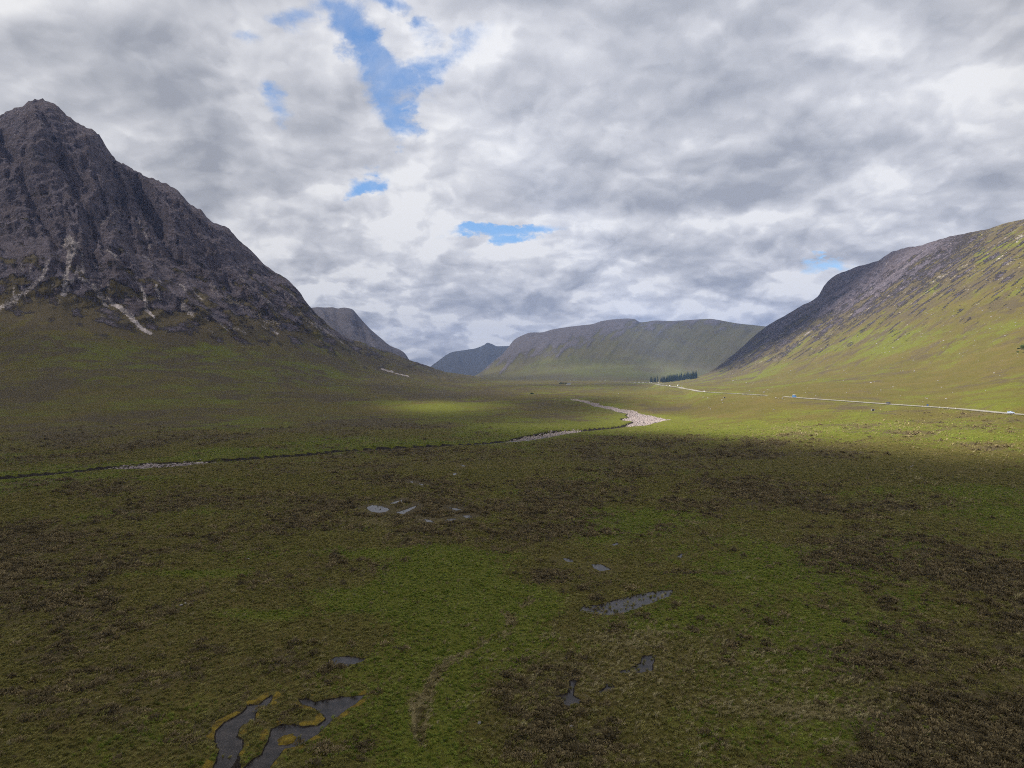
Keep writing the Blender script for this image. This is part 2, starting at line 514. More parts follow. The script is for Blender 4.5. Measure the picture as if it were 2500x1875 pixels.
# the low mound in the sun
pm = locate(1070, 994)
dm = np.exp(-(((X - pm[0]) / 55) ** 2 + ((Y - pm[1]) / 60) ** 2))
Z += 5.0 * dm
pk = locate(1868, 978)
Z += 4.6 * np.exp(-(((X - pk[0]) / 34) ** 2 + ((Y - pk[1]) / 26) ** 2))     # the rise that hides a stretch of the road

# gullies and buttresses of the dark mountain: displaced along the line of fall, crest kept
skew = 0.10 + 0.65 * sst(PXG, 120, 560)
a_lat = phi[None] * 1750.0
s_lat = a_lat + skew * (Z0 - 300)
wx = 62 * fbm(s_lat / 190, Z0 / 170, 4, 40)
g1 = ridged((s_lat + wx) / 190, Z0 / 620 + 4, 2, 41)
g2n = ridged((s_lat + 0.7 * wx) / 58, Z0 / 260 + 7, 3, 47)
g3 = ridged((s_lat + 0.4 * wx) / 21, Z0 / 75, 3, 53)
g4 = fbm(s_lat / 9, Z0 / 16, 3, 59)
g5 = ridged((Z0 - 0.35 * s_lat + 0.6 * wx) / 46, (s_lat + wx) / 170, 3, 57)
amp_v = 0.55 + 0.9 * sst(fbm(s_lat / 210 + 9, Z0 / 160, 2, 58), -0.3, 0.35)
crest = 1 - 0.70 * sst(T, 7.6, 8.0)
rocky = wl * crest * sst(T, 4.75, 5.9)
R1 = R0 - rocky * (92 * g1 + amp_v * (27 * g2n + 10 * g3) + 17 * g5 + 9 * g4)
Z += wl * sst(T, 5.2, 6.2) * (5.0 * g2n + 4.5 * g3 + 2.2 * g4)
low = wl * sst(T, 4.3, 4.9) * (1 - sst(T, 5.2, 6.2))
Z += low * (5 * fbm(a_lat / 90, R0 / 160, 4, 71))
# explicit deep gullies (traced down the face)
GULLY = [([(95, 262), (120, 330), (150, 410), (180, 480), (215, 560), (260, 640)], 26, 9), ([(300, 420), (330, 470), (362, 520), (385, 560), (405, 600)], 34, 10),
         ([(340, 480), (372, 545), (395, 580)], 24, 14), ([(420, 520), (470, 590), (520, 660), (570, 730)], 16, 8), ([(480, 560), (545, 620), (600, 690), (650, 740)], 14, 8),
         ([(10, 360), (40, 430), (75, 500), (110, 570), (140, 620)], 22, 10), ([(190, 360), (215, 430), (245, 470), (253, 520)], 15, 8), ([(560, 590), (600, 640), (660, 700)], 12, 7)]
for pts, dep, wd in GULLY:
    pts = np.array(pts, float)
    d2 = np.full(PXG.shape, 1e9)
    for a, b_ in zip(pts[:-1], pts[1:]):
        ab = b_ - a
        t = np.clip(((PXG - a[0]) * ab[0] + (ROW0 - a[1]) * ab[1]) / (ab @ ab), 0, 1)
        d2 = np.minimum(d2, np.hypot(PXG - a[0] - t * ab[0], ROW0 - a[1] - t * ab[1]))
    R1 = R1 + wl * crest * dep * np.exp(-(d2 / wd) ** 2) * (PXG < 1200)

# the sunny hill: crags along the crest, straight runnels down the flank
s_r = a_lat * 0.9 + 0.0 * Z0
fall = s_r - 1.15 * (Z0 - 40)
h1 = ridged(fall / 120, (s_r + Z0) / 900, 3, 61)
h2 = ridged(fall / 34, (s_r + Z0) / 320, 3, 67)
h3 = fbm(fall / 12, (s_r + Z0) / 40, 3, 69)
crag = wr * sst(T, 6.4, 7.3) * (1 - sst(PXG, 2150, 2500) * 0.55)
R1 = R1 - wr * (1 - 0.75 * sst(T, 7.7, 8.0)) * (9 * h1 + 5 * h2) * (0.35 + 0.9 * crag) - crag * (1 - 0.7 * sst(T, 7.6, 8.0)) * (16 * h1 + 8 * h2 + 3 * h3)
Z += wr * (1.2 * h2 + 0.6 * h3) + crag * 2.0 * h3

_st = np.arange(NR)[:, None] * 0.12
R1 = np.where((T > 4.2) & (T < 8.05), np.maximum.accumulate(R1 - _st, axis=0) + _st, R1)       # cliffs, no overhangs
burn = sst(ridged((fall + 14 * fbm(s_r / 60, Z0 / 40, 3, 63)) / 88, (s_r + Z0) / 640, 1, 62), 0.86, 0.97) * wr * sst(fbm(fall / 200, (s_r + Z0) / 300, 2, 64), -0.2, 0.1) * (1 - crag)
Z -= 2.2 * burn
X = R1 * SINP; Y = R1 * COSP

# ------------------------------------------------------------------ river, road, ditches, pools cut into the moor
RIVER_PX = [(-420, 1215), (-200, 1190), (0, 1163), (150, 1148), (270, 1139), (400, 1130), (520, 1123), (700, 1109), (900, 1094), (1060, 1086), (1200, 1077), (1270, 1070), (1330, 1060), (1400, 1050), (1450, 1046), (1500, 1042), (1560, 1034), (1570, 1018), (1540, 1006), (1510, 998), (1475, 992), (1445, 985), (1425, 979), (1400, 974)]
river = dense_line([locate(*p) for p in RIVER_PX], 7.0)
# its level falls steadily downstream
rz = np.convolve(np.pad(river[:, 2], 12, mode='edge'), np.ones(25) / 25, 'valid')
river[:, 2] = rz
BAR_AT = {-420: 0, 100: 0, 240: 0.4, 290: 1.0, 480: 1.0, 540: 0.3, 700: 0.2, 1060: 0.15, 1230: 0.3, 1290: 1.0, 1390: 1.0, 1440: 0.5, 1500: 0.4}
widths = {-420: 1.3, 220: 1.4, 285: 5.0, 330: 7.5, 440: 7.0, 540: 1.3, 1060: 1.3, 1220: 1.6, 1270: 3.5, 1300: 6, 1360: 6, 1400: 4.5, 1440: 2.2, 1480: 1.6, 1525: 2, 1560: 7, 1600: 12}
rpx = 1250 + FPX * river[:, 0] / river[:, 1]
fan = sst(np.arange(len(river)), np.argmax(rpx) - 14, np.argmax(rpx) - 3)
rw = table(widths, rpx) * (1 - fan) + fan * (9 + 14 * np.exp(-((np.arange(len(river)) - np.argmax(rpx) - 1) / 5.0) ** 2) + 2.5 * np.sin(np.arange(len(river)) * 0.7))
idx, dist, sg, zz, ss = dist_line(X, Y, river, 60)
w_here = np.interp(ss, np.linspace(0, 1, len(river)), rw)
dist = dist + 1.6 * fbm(X[idx] / 14, Y[idx] / 14, 3, 77)
bed = np.zeros(X.shape); bank = np.zeros(X.shape); farbank = np.zeros(X.shape)
e = dist - w_here
prof = np.where(sg > 0, 1 - sst(e, -0.4, 2.2), 1 - sst(e, -0.4, 11))
zr = zz - 1.5
tongue = sst(-e, 1, 8)
Z[idx] = Z[idx] * (1 - prof) + prof * (zr + 0.25 * fbm(X[idx] / 5, Y[idx] / 5, 2, 78))
bed[idx] = 1 - sst(e, -0.8, 0.5)
bank[idx] = (1 - sst(np.abs(e - 0.7), 0.4, 1.9)) * (0.78 + 0.22 * sst(fbm(X[idx] / 9, Y[idx] / 9, 2, 79), -0.3, 0.15)) * np.where(sg > 0, 1.0, 0.2)  # stronger on the far side, where the bank's shade is painted in
meadow = np.zeros(X.shape); nearbank = np.zeros(X.shape)
nearbank[idx] = np.where(sg < 0, 1 - sst(e, 6, 14), 1 - sst(e, 0.5, 2.5))
meadow[idx] = np.exp(-np.maximum(e, 0) / 14) * np.where(sg > 0, 1.0, 0.55)

ROAD_PX = [(2900, 1036), (2700, 1024), (2500, 1010), (2460, 1007), (2340, 999), (2165, 987.5), (2060, 979), (1940, 970), (1830, 963), (1760, 959.5), (1720, 957), (1690, 952), (1668, 948.5), (1653, 945.5)]
RP = [locate(*p) for p in ROAD_PX]
VALLEY_PX = [(1612, 937.2), (1585, 935.2), (1540, 933.0), (1500, 931.6), (1440, 929.6), (1390, 928.6), (1330, 927.6), (1280, 926.8)]
lastp = RP[-1]
RP += [lastp + (-6, 130, 3.0)]
RP += [locate(*p) for p in VALLEY_PX]
road = dense_line(RP, 9.0)
road[:, 2] = np.convolve(np.pad(road[:, 2], 9, mode='edge'), np.ones(19) / 19, 'valid')
idx, dist, sg, zz, ss = dist_line(X, Y, road, 40)
w = 1 - sst(dist, 5.5, 16)
Z[idx] = Z[idx] * (1 - w) + w * (zz - 0.12)
verge = np.zeros(X.shape)
verge[idx] = 1 - sst(dist, 4.2, 9)

D1 = [(800 + a / 2.458, 1050 + b_ / 2.458) for a, b_ in [(700, 735), (715, 760), (655, 805), (660, 850), (760, 855), (830, 865), (850, 890), (920, 940), (960, 965), (1090, 990), (1180, 1005), (1225, 1020), (1180, 1060), (1060, 1100), (1100, 1140), (1090, 1210), (1000, 1250), (900, 1290)]]
D1 += [(1000 + a / 2.765, 1400 + b_ / 2.765) for a, b_ in [(300, 580), (180, 680), (130, 800), (105, 900), (60, 1050), (80, 1160), (150, 1230), (200, 1312), (260, 1420)]]
D2 = [(800 + a / 2.458, 1050 + b_ / 2.458) for a, b_ in [(980, 570), (1080, 590), (1200, 605), (1310, 620), (1380, 640), (1430, 670)]]
D3 = [(1600 + a / 2.458, 1050 + b_ / 2.458) for a, b_ in [(690, 600), (650, 660), (640, 690), (600, 720), (580, 715)]]
D4 = [(1600 + a / 2.458, 1050 + b_ / 2.458) for a, b_ in [(140, 760), (150, 735), (190, 800), (215, 835)]]
D5 = [(1600 + a / 2.458, 1050 + b_ / 2.458) for a, b_ in [(1250, 540), (1330, 545), (1390, 515), (1430, 490)]]
D6 = [(800 + a / 2.458, 1050 + b_ / 2.458) for a, b_ in [(1470, 990), (1560, 985), (1640, 975)]]
D7 = [(800 + a / 2.458, 1050 + b_ / 2.458) for a, b_ in [(1020, 710), (1100, 660), (1160, 620)]]
D8 = [(1600 + a / 2.458, 1050 + b_ / 2.458) for a, b_ in [(1600, 660), (1680, 670), (1850, 660), (1880, 685)]]
wetgreen = np.zeros(X.shape); peat = np.zeros(X.shape); straw_line = np.zeros(X.shape)
for n_, pts in enumerate((D1, D2, D6, D7)):
    line = dense_line([locate(*p) for p in pts], 1.0)
    idx, dist, sg, zz, ss = dist_line(X, Y, line, 18)
    rr = R1[idx]
    wdt = 0.24 + rr / 560 + 0.35 * fbm(X[idx] / 3.3, Y[idx] / 3.3, 2, 81)
    dist = dist + 0.35 * fbm(X[idx] / 2.1, Y[idx] / 2.1, 2, 83)
    k = 1 - sst(dist, wdt * 0.6, wdt * 1.5 + 0.25)
    on = sst(perlin(ss * len(line) / 9, np.zeros_like(ss), 90 + n_), -0.25, 0.15) if n_ == 0 else 1.0
    Z[idx] -= 0.5 * k * (0.3 + 0.7 * on)
    peat[idx] = np.maximum(peat[idx], 0.42 * k * on)
    if n_ == 0:
        straw_line[idx] = np.maximum(straw_line[idx], np.exp(-((dist - 0.4) / 0.45) ** 2) * sst(ss, 0.25, 0.45) * 0.85 * sst(fbm(X[idx] / 5, Y[idx] / 5, 2, 85), -0.35, 0.1))
        wetgreen[idx] = np.maximum(wetgreen[idx], np.exp(-(dist / 7.5) ** 2))

C4 = lambda L: [(400 + a / 2.765, 1500 + b_ / 2.765) for a, b_ in L]
C5 = lambda L: [(1000 + a / 2.765, 1400 + b_ / 2.765) for a, b_ in L]
C2 = lambda L: [(800 + a / 2.458, 1050 + b_ / 2.458) for a, b_ in L]
POOLS = [  # outline in the photograph, label
    (C4([(715, 550), (690, 575), (640, 608), (560, 618), (530, 660), (470, 700), (400, 740), (345, 790), (335, 860), (362, 930), (345, 990), (320, 1060), (330, 1180), (520, 1180), (505, 1060), (490, 960), (530, 880), (520, 850), (482, 830), (490, 780), (530, 745), (600, 720), (602, 680), (640, 640), (700, 610), (722, 580)]),
     'muddy grey bog pool arm running to the bottom edge beside yellow moss'),
    (C4([(905, 585), (960, 575), (1000, 600), (1080, 592), (1180, 570), (1350, 557), (1290, 612), (1180, 690), (1110, 745), (1050, 800), (960, 870), (900, 905), (800, 920), (770, 960), (700, 1060), (640, 1150), (500, 1150), (530, 1050), (590, 1000), (650, 960), (682, 900), (715, 830), (722, 790), (800, 757), (870, 755), (930, 775), (1030, 768), (1088, 720), (1070, 680), (1000, 640), (930, 620)]),
     'dark winding bog pool with a mossy islet, right of the muddy arm'),
    (C4([(1108, 312), (1160, 287), (1250, 285), (1330, 295), (1362, 302), (1300, 330), (1230, 350), (1150, 346), (1112, 335)]), 'small pale lens of bog water alone on the brown heather above the large pools'),
    (C5([(1145, 255), (1180, 218), (1280, 210), (1380, 182), (1500, 150), (1650, 118), (1780, 110), (1762, 150), (1640, 195), (1520, 240), (1440, 268), (1380, 280), (1240, 270)]), 'long narrow bog pool slanting across the moor, weedy with yellow moss'),
    (C5([(1400, 665), (1480, 642), (1560, 602), (1582, 552), (1670, 545), (1652, 580), (1645, 610), (1640, 650), (1560, 665), (1480, 668)]), 'dark hooked bog pool among brown tussocks below the long narrow pool'),
    (C5([(980, 825), (1050, 812), (1075, 800), (1082, 720), (1140, 705), (1112, 760), (1112, 820), (1160, 850), (1140, 885), (1040, 895), (1020, 860), (1030, 832)]), 'dark boot-shaped bog pool with a rusty moss patch'),
    (C5([(1275, 785), (1320, 765), (1330, 732), (1370, 735), (1380, 760), (1330, 790), (1290, 800)]), 'tiny dark bog pool between the boot-shaped and the hooked pool'),
    (C2([(228, 465), (270, 449), (320, 455), (372, 475), (350, 490), (300, 498), (250, 486)]), 'bright bog pool, largest of the silvery cluster on the mid moor'),
    (C2([(410, 495), (460, 480), (540, 450), (522, 468), (450, 506)]), 'slanting silvery bog pool right of the largest bright one'),
    (C2([(375, 434), (445, 413), (442, 428), (390, 439)]), 'thin silvery sliver of bog water behind the largest bright pool'),
    (C2([(715, 460), (760, 466), (806, 475), (770, 481)]), 'thin bright bog pool, right end of the silvery cluster'),
    (C2([(570, 529), (610, 534), (642, 548), (600, 550)]), 'silvery bog pool at the near edge of the cluster, left one'),
    (C2([(680, 546), (720, 532), (782, 530), (740, 546)]), 'silvery bog pool at the near edge of the cluster, middle one'),
    (C2([(808, 512), (850, 507), (872, 525), (838, 527)]), 'silvery bog pool at the near edge of the cluster, right one'),
    (C2([(484, 292), (520, 300), (505, 305)]), 'tiny bright puddle on the moor beyond the silvery pools'),
    (C2([(540, 309), (582, 321), (562, 324)]), 'tiny bright puddle just right of another beyond the silvery pools'),
    (C2([(742, 257), (776, 251), (762, 266)]), 'tiny bright puddle near the river side of the moor'),
    (C2([(795, 197), (832, 207), (812, 210)]), 'farthest tiny bright puddle before the dark river bank'),
    (C2([(1403, 764), (1460, 774), (1482, 790), (1440, 793)]), 'thin grey bog pool at the left end of a peat hag'),
    (C2([(1580, 805), (1640, 806), (1705, 838), (1640, 848), (1600, 830)]), 'grey wedge of bog water at the right end of a peat hag'),
    (C2([(1708, 690), (1740, 679), (1747, 690), (1720, 699)]), 'tiny grey puddle on the green moor right of centre'),
    (C2([(2098, 757), (2120, 739), (2142, 735), (2120, 762)]), 'tiny grey puddle beside a dark peat ditch at right'),
]
pool_polys = []
wet = np.zeros(X.shape); clear = np.zeros(X.shape); moss = np.zeros(X.shape)
for n_, (pts, lab) in enumerate(POOLS):
    P3 = np.array([locate(*p) for p in pts])
    cx, cy = P3[:, 0].mean(), P3[:, 1].mean()
    Rm = math.hypot(cx, cy)
    # finer ragged shore
    ring = []
    st = 0.35 if Rm < 130 else 0.9
    for a, b_ in zip(P3, np.roll(P3, -1, axis=0)):
        m_ = max(1, int(np.linalg.norm((b_ - a)[:2]) / st))
        for q in range(m_):
            ring.append(a + (b_ - a) * q / m_)
    ring = np.array(ring)
    amp = 0.22 if Rm < 130 else 0.35
    ring[:, 0] += amp * fbm(ring[:, 0] / 1.4, ring[:, 1] / 1.4, 2, 101)
    ring[:, 1] += amp * 1.3 * fbm(ring[:, 0] / 1.4 + 9, ring[:, 1] / 1.4, 2, 103)
    lo, hi = ring[:, :2].min(0) - 4, ring[:, :2].max(0) + 4
    mm = np.nonzero((X > lo[0]) & (X < hi[0]) & (Y > lo[1]) & (Y < hi[1]))
    qx, qy = X[mm], Y[mm]
    inside = np.zeros(qx.shape, bool); dmin = np.full(qx.shape, 1e9)
    for a, b_ in zip(ring, np.roll(ring, -1, axis=0)):
        c_ = (a[1] > qy) != (b_[1] > qy)
        with np.errstate(divide='ignore', invalid='ignore'):
            xin = (b_[0] - a[0]) * (qy - a[1]) / (b_[1] - a[1]) + a[0]
        inside ^= c_ & (qx < xin)
        ab = (b_ - a)[:2]; t = np.clip(((qx - a[0]) * ab[0] + (qy - a[1]) * ab[1]) / (ab @ ab + 1e-9), 0, 1)
        dmin = np.minimum(dmin, np.hypot(qx - a[0] - t * ab[0], qy - a[1] - t * ab[1]))
    sd = np.where(inside, -dmin, dmin)
    near = sd < 1.5
    lvl = np.percentile(Z[mm][sd < 1.2], 30) if (sd < 1.2).any() else Z0.mean()
    wgt = 1 - sst(sd, 0.6, 2.6)
    shore = lvl + np.where(sd > 0, 0.10 + 0.10 * sst(sd, 0, 1.0), -0.04 - 0.30 * sst(-sd, 0, 0.8))
    Z[mm] = Z[mm] * (1 - wgt) + wgt * shore
    if n_ >= 7:
        clear[mm] = np.maximum(clear[mm], 1 - sst(sd, 1.5, 3.2))
    wet[mm] = np.maximum(wet[mm], 1 - sst(sd, -0.1, 0.35))
    if n_ < 2:
        rim = np.exp(-((sd - 0.55) / 0.55) ** 2) * sst(fbm(qx / 2.2, qy / 2.2, 3, 107), -0.12, 0.22)
        moss[mm] = np.maximum(moss[mm], rim)
    elif n_ in (3, 4, 5, 6):
        moss[mm] = np.maximum(moss[mm], 0.35 * np.exp(-((sd - 0.3) / 0.5) ** 2) * sst(fbm(qx / 1.6, qy / 1.6, 2, 107), 0.0, 0.2))
    ring[:, 2] = lvl
    pool_polys.append((ring, lab))
# mossy islets
for (a, b_, r1, r2, kk) in [(825, 858, 64, 40, 1.0)]:
    p = locate(400 + a / 2.765, 1500 + b_ / 2.765)
    d = np.hypot((X - p[0]) / 1.15, (Y - p[1]) / 1.3)
    k = 1 - sst(d + 0.35 * fbm(X / 0.8, Y / 0.8, 2, 111), 0.6, 1.15)
    Z = np.where(d < 1.6, Z + 0.55 * k, Z); wet *= (1 - k); moss = np.maximum(moss, 0.9 * k)

ROW = rows_of(R1, Z)
_acc1 = np.minimum.accumulate(ROW, axis=0)


def on_ground(px, row):
    return locate(px, row, R1, Z, _acc1)


# ------------------------------------------------------------------ vegetation map (what grows where)
INPIC = (np.abs(phi) < 0.75)[None] & (T < 8.4)


def blobs(L):
    s = np.zeros(X.shape)
    wpx = PXG + 60 * fbm(X / (14 + R1 * 0.06), Y / (14 + R1 * 0.12), 3, 121)
    wrow = ROW + 14 * fbm(X / (14 + R1 * 0.06) + 40, Y / (14 + R1 * 0.12), 3, 123)
    for px, row, rx, ry, v in L:
        s += v * np.exp(-(((wpx - px) / rx) ** 2 + ((wrow - row) / ry) ** 2))
    return s * INPIC


lam = 10 + R1 * 0.045
n1 = fbm(X / 45, Y / 45, 4, 131); n2 = fbm(X / 13, Y / 16, 4, 137); n3 = fbm(X / 150, Y / 210, 3, 139)
green = 0.33 + 0.75 * n3 + 0.60 * n1 + 0.35 * n2
heath = 0.36 - 0.85 * fbm(X / 130 + 4, Y / 170, 3, 143) + 0.75 * fbm(X / 34, Y / 40, 4, 147) + 0.4 * fbm(X / 9, Y / 9, 3, 149)
straw = 0.08 + 0.5 * fbm(X / 60 + 9, Y / 60, 4, 151)
green += blobs([(900, 1455, 230, 28, .55), (1040, 1440, 200, 90, .6), (1130, 1490, 160, 50, .55), (640, 1505, 110, 16, .7), (400, 1530, 90, 14, .35), (60, 1420, 170, 18, .6), (450, 1402, 230, 12, .6), (880, 1352, 120, 14, .65),
                (1680, 1258, 170, 20, .6), (1560, 1290, 160, 26, .3), (2380, 1195, 200, 18, .55), (2040, 1372, 160, 14, .6), (1850, 1370, 240, 24, .3), (2150, 1790, 300, 70, .55), (1640, 1500, 110, 60, .45), (1500, 1540, 80, 40, .2),
                (1050, 995, 140, 16, .6), (700, 1100, 330, 8, .6), (1000, 1080, 300, 8, .45), (1330, 1040, 180, 14, .7), (1800, 1040, 700, 22, .5), (2400, 1060, 400, 30, .35), (1560, 960, 200, 18, .25), (300, 880, 400, 60, .25), (650, 900, 200, 30, .2), (560, 1050, 160, 14, .25), (650, 1040, 160, 12, .3),
                (60, 1158, 120, 8, .5), (180, 1165, 300, 8, .35), (1250, 1600, 60, 100, .5), (1110, 1700, 60, 120, .35), (2280, 1660, 80, 30, -.1), (1400, 1400, 180, 26, -.4)])
heath += blobs([(250, 1500, 260, 30, .25), (500, 1610, 400, 60, .35), (1370, 1400, 180, 30, .7), (1850, 1190, 330, 28, .35), (1500, 1180, 170, 16, .2), (2180, 1420, 300, 60, .15), (2160, 1660, 330, 70, .02), (1340, 1650, 140, 55, .45), (120, 1310, 300, 40, .3), (650, 1240, 300, 40, .25),
                (250, 1060, 400, 30, .25), (300, 1200, 300, 22, .35), (1700, 1400, 120, 16, .55), (1400, 1290, 140, 26, .35), (1900, 1110, 300, 10, .4), (2250, 1240, 200, 20, .35), (1010, 1040, 200, 10, .45), (1100, 962, 220, 10, .5), (300, 1750, 300, 90, .25), (1300, 1800, 240, 60, .2), (2420, 1750, 140, 60, .2),
                (1560, 1000, 90, 8, .4), (1700, 998, 60, 12, .5), (1950, 985, 120, 5, .35), (2080, 1000, 60, 6, .5), (640, 1500, 110, 14, -.5), (1040, 1440, 200, 60, -.35), (1800, 1045, 700, 18, -.25), (2150, 1800, 300, 60, -.3), (1070, 993, 120, 14, -.6), (1320, 1040, 180, 14, -.5)])
straw += blobs([(740, 1690, 140, 26, .35), (2000, 1740, 170, 26, .55), (2200, 1830, 200, 30, .4), (1180, 1400, 120, 20, .1), (1020, 1730, 26, 34, .9), (1520, 1560, 120, 30, .35), (1700, 1600, 140, 60, .2), (2050, 1310, 160, 20, .3), (1700, 1275, 40, 4, .8), (2000, 1050, 500, 20, .3), (1180, 918, 120, 10, .35), (150, 1300, 200, 16, .25), (420, 1250, 90, 10, .35), (930, 1270, 200, 14, .35)])
green += 0.5 * meadow; heath -= 0.4 * meadow
green += 0.35 * verge; heath -= 0.4 * verge; straw += 0.45 * verge
straw += straw_line
heath += 0.55 * burn; straw += 0.25 * burn
green += 0.55 * wetgreen; heath -= 0.45 * wetgreen
heath -= 0.6 * straw_line
heath -= 0.25 * np.exp(-((R1 - 900) / 500) ** 2) * sst(PXG, 1300, 1600)
# mountains: rock, scree, grass
n4 = fbm(s_lat / 34, Z0 / 26, 4, 161); n5 = fbm(s_lat / 12, Z0 / 30, 3, 163)
rowfoot = table({-600: 760, 0: 690, 95: 680, 250: 715, 400: 740, 550: 755, 700: 760, 800: 785, 900: 800, 1000: 800, 1100: 800}, PXG)
rock = wl * np.clip(0.5 + (rowfoot - ROW) / 190 + 1.35 * n4 + 0.35 * n5, 0, 1) * (ROW < rowfoot + 110)
ledge = sst(fbm(a_lat / 60 + 3, Z0 / 14, 4, 167), 0.12, 0.4) * 0.5 * sst(T, 5.3, 6.5) * (1 - 0.6 * sst(T, 7, 7.8))
rock = rock * (1 - ledge)
rockfoot_r = table({1640: 940, 1700: 926, 1800: 880, 1900: 845, 2000: 800, 2100: 770, 2200: 715, 2300: 680, 2400: 650, 2500: 600, 3100: 480}, PXG)
nr = fbm(fall / 16, (s_r + Z0) / 110, 4, 171)
rock_r = wr * np.clip(0.38 + (rockfoot_r - ROW) / 120 + 1.0 * nr + 0.4 * n5, 0, 1)
heath += 0.75 * wr * sst(rockfoot_r - ROW, -60, 60) * (1 - 0.7 * sst(PXG, 2230, 2480))
rock_r = rock_r * (1 - 0.75 * sst(PXG, 2230, 2480))
rock = np.maximum(rock, 0.8 * rock_r * (0.95 - 0.25 * sst(PXG, 2200, 2500)))
green += 0.02 * sst(T, 3.2, 4.2) * (1 - sst(PXG, 1000, 1200))
heath += 0.10 * sst(T, 3.2, 4.2) * (1 - sst(PXG, 1000, 1200))
heath += wl * sst(T, 4.6, 5.4) * (0.25 + 0.75 * sst(ROW, 860, 740)) + 0.5 * wr * sst(T, 5.5, 7) * nr
up_r = wr * sst(T, 4.9, 6.4)
heath += wr * (0.04 + 0.35 * fbm(fall / 11 + 15, (s_r + Z0) / 120, 3, 197)) + up_r * (0.10 + 0.75 * fbm(fall / 7.5, (s_r + Z0) / 62, 4, 199))
rock = np.maximum(rock, up_r * 0.62 * sst(fbm(fall / 6.5 + 31, (s_r + Z0) / 45, 3, 201) + 0.25 * sst(T, 5.6, 7.2), 0.22, 0.5))
green += wr * (-0.08 + 0.50 * fbm(fall / 26 + 5, (s_r + Z0) / 230, 4, 173)) + blobs([(2270, 700, 50, 16, 1.2), (1990, 850, 70, 14, .5), (2140, 825, 90, 22, .35), (1860, 880, 60, 30, .5), (2120, 750, 40, 16, .5), (1790, 915, 70, 14, .4), (2440, 600, 60, 40, .4), (2300, 830, 250, 40, .25)])
green -= wl * 0.05

SCREE = [([(165, 610), (185, 625), (175, 645)], 14, .95), ([(180, 640), (165, 670), (160, 700), (155, 722)], 8, .8), ([(192, 668), (185, 690), (168, 710), (158, 728)], 5, .9), ([(200, 640), (205, 680)], 6, .6), ([(190, 690), (230, 708), (255, 735), (275, 745)], 5, .7),
         ([(262, 730), (290, 755), (320, 780), (345, 800), (370, 815)], 6, .85), ([(235, 720), (262, 752)], 4, .5), ([(345, 715), (355, 735), (360, 765), (378, 778)], 5, .75), ([(382, 718), (390, 738)], 5, .75), ([(445, 755), (470, 775)], 9, .55),
         ([(262, 632), (285, 650)], 4, .6), ([(370, 620), (360, 590), (345, 575)], 4, .5), ([(380, 660), (350, 640)], 3, .4), ([(290, 530), (265, 555), (240, 570)], 4, .5), ([(330, 545), (345, 560)], 4, .5), ([(86, 405), (97, 418)], 5, .5),
         ([(120, 660), (105, 690), (60, 722), (20, 745)], 9, .5), ([(20, 745), (-20, 765)], 8, .5), ([(150, 285), (160, 300)], 3, .2), ([(440, 705), (462, 727)], 3, .5), ([(590, 695), (640, 735), (670, 760)], 8, .4), ([(520, 720), (570, 745), (620, 770), (680, 795)], 12, .33), ([(640, 800), (680, 815)], 4, .5), ([(560, 800), (600, 815)], 4, .4),
         ([(300, 340), (320, 350)], 3, .2), ([(640, 690), (700, 740), (760, 800), (820, 830)], 6, .3), ([(770, 800), (810, 825)], 4, .5), ([(780, 805), (815, 828)], 3, .4), ([(930, 901), (960, 909)], 1.5, .6), ([(968, 911), (995, 918)], 1.5, .7), ([(250, 745), (300, 790)], 8, .25), ([(215, 500), (200, 480)], 3, .3), ([(60, 660), (100, 640)], 6, .25),
         ([(2055, 730), (2045, 750), (2035, 770)], 9, .55), ([(2255, 700), (2310, 672)], 3, .6), ([(1890, 880), (1940, 845), (1975, 815)], 9, .45), ([(2080, 770), (2120, 745)], 6, .4), ([(2010, 830), (2060, 790), (2110, 765)], 4, .45), ([(2180, 710), (2220, 690)], 8, .35), ([(2160, 690), (2210, 650)], 12, .3), ([(2480, 590), (2500, 575)], 8, .7), ([(2380, 670), (2420, 650)], 3, .4), ([(2060, 850), (2140, 815), (2210, 790)], 3, .4), ([(1820, 905), (1880, 870)], 6, .35), ([(2360, 850), (2440, 830)], 3, .3), ([(2190, 770), (2260, 730)], 5, .3)]
scree = np.zeros(X.shape)
wob = 5 * fbm(s_lat / 14, Z0 / 14, 3, 181)
for pts, wd, am in SCREE:
    pts = np.array(pts, float)
    d2 = np.full(PXG.shape, 1e9)
    for a, b_ in zip(pts[:-1], pts[1:]):
        ab = b_ - a
        t = np.clip(((PXG - a[0]) * ab[0] + (ROW0 - a[1]) * ab[1]) / (ab @ ab), 0, 1)
        d2 = np.minimum(d2, np.hypot(PXG - a[0] - t * ab[0], ROW0 - a[1] - t * ab[1]))
    scree = np.maximum(scree, am * (1 - sst(d2 + wob * 1.3, wd * 0.2, wd * 1.3)))
scree = np.clip(scree * 1.25, 0, 1) * INPIC
# many thin pale runnels below the crags
runn = ridged((s_lat + 0.5 * wx) / 26, Z0 / 420 + 2, 2, 187)
scree = np.maximum(scree, wl * 0.62 * sst(runn, 0.42, 0.80) * sst(ROW, 560, 660) * (1 - sst(ROW - rowfoot, 40, 90)) * sst(n5, -0.15, 0.35))
scree = scree * (1 - 0.45 * wr)
scree = np.maximum(scree, up_r * 0.52 * sst(fbm(fall / 4.2 + 11, (s_r + Z0) / 55, 3, 203) + 0.2 * sst(T, 5.8, 7.2), 0.34, 0.6))
scree = np.maximum(scree, wr * 0.26 * sst(h2, 0.35, 0.75) * sst(rockfoot_r - ROW, -70, 20) * sst(fbm(fall / 60, (s_r + Z0) / 80, 3, 191), -0.05, 0.3))
gravel = bed.copy()
gpx = table({-420: 0, 230: 0.0, 275: 1, 500: 1, 560: .15, 1050: .1, 1220: .3, 1290: 1, 1700: 1}, PXG)
gravel *= gpx
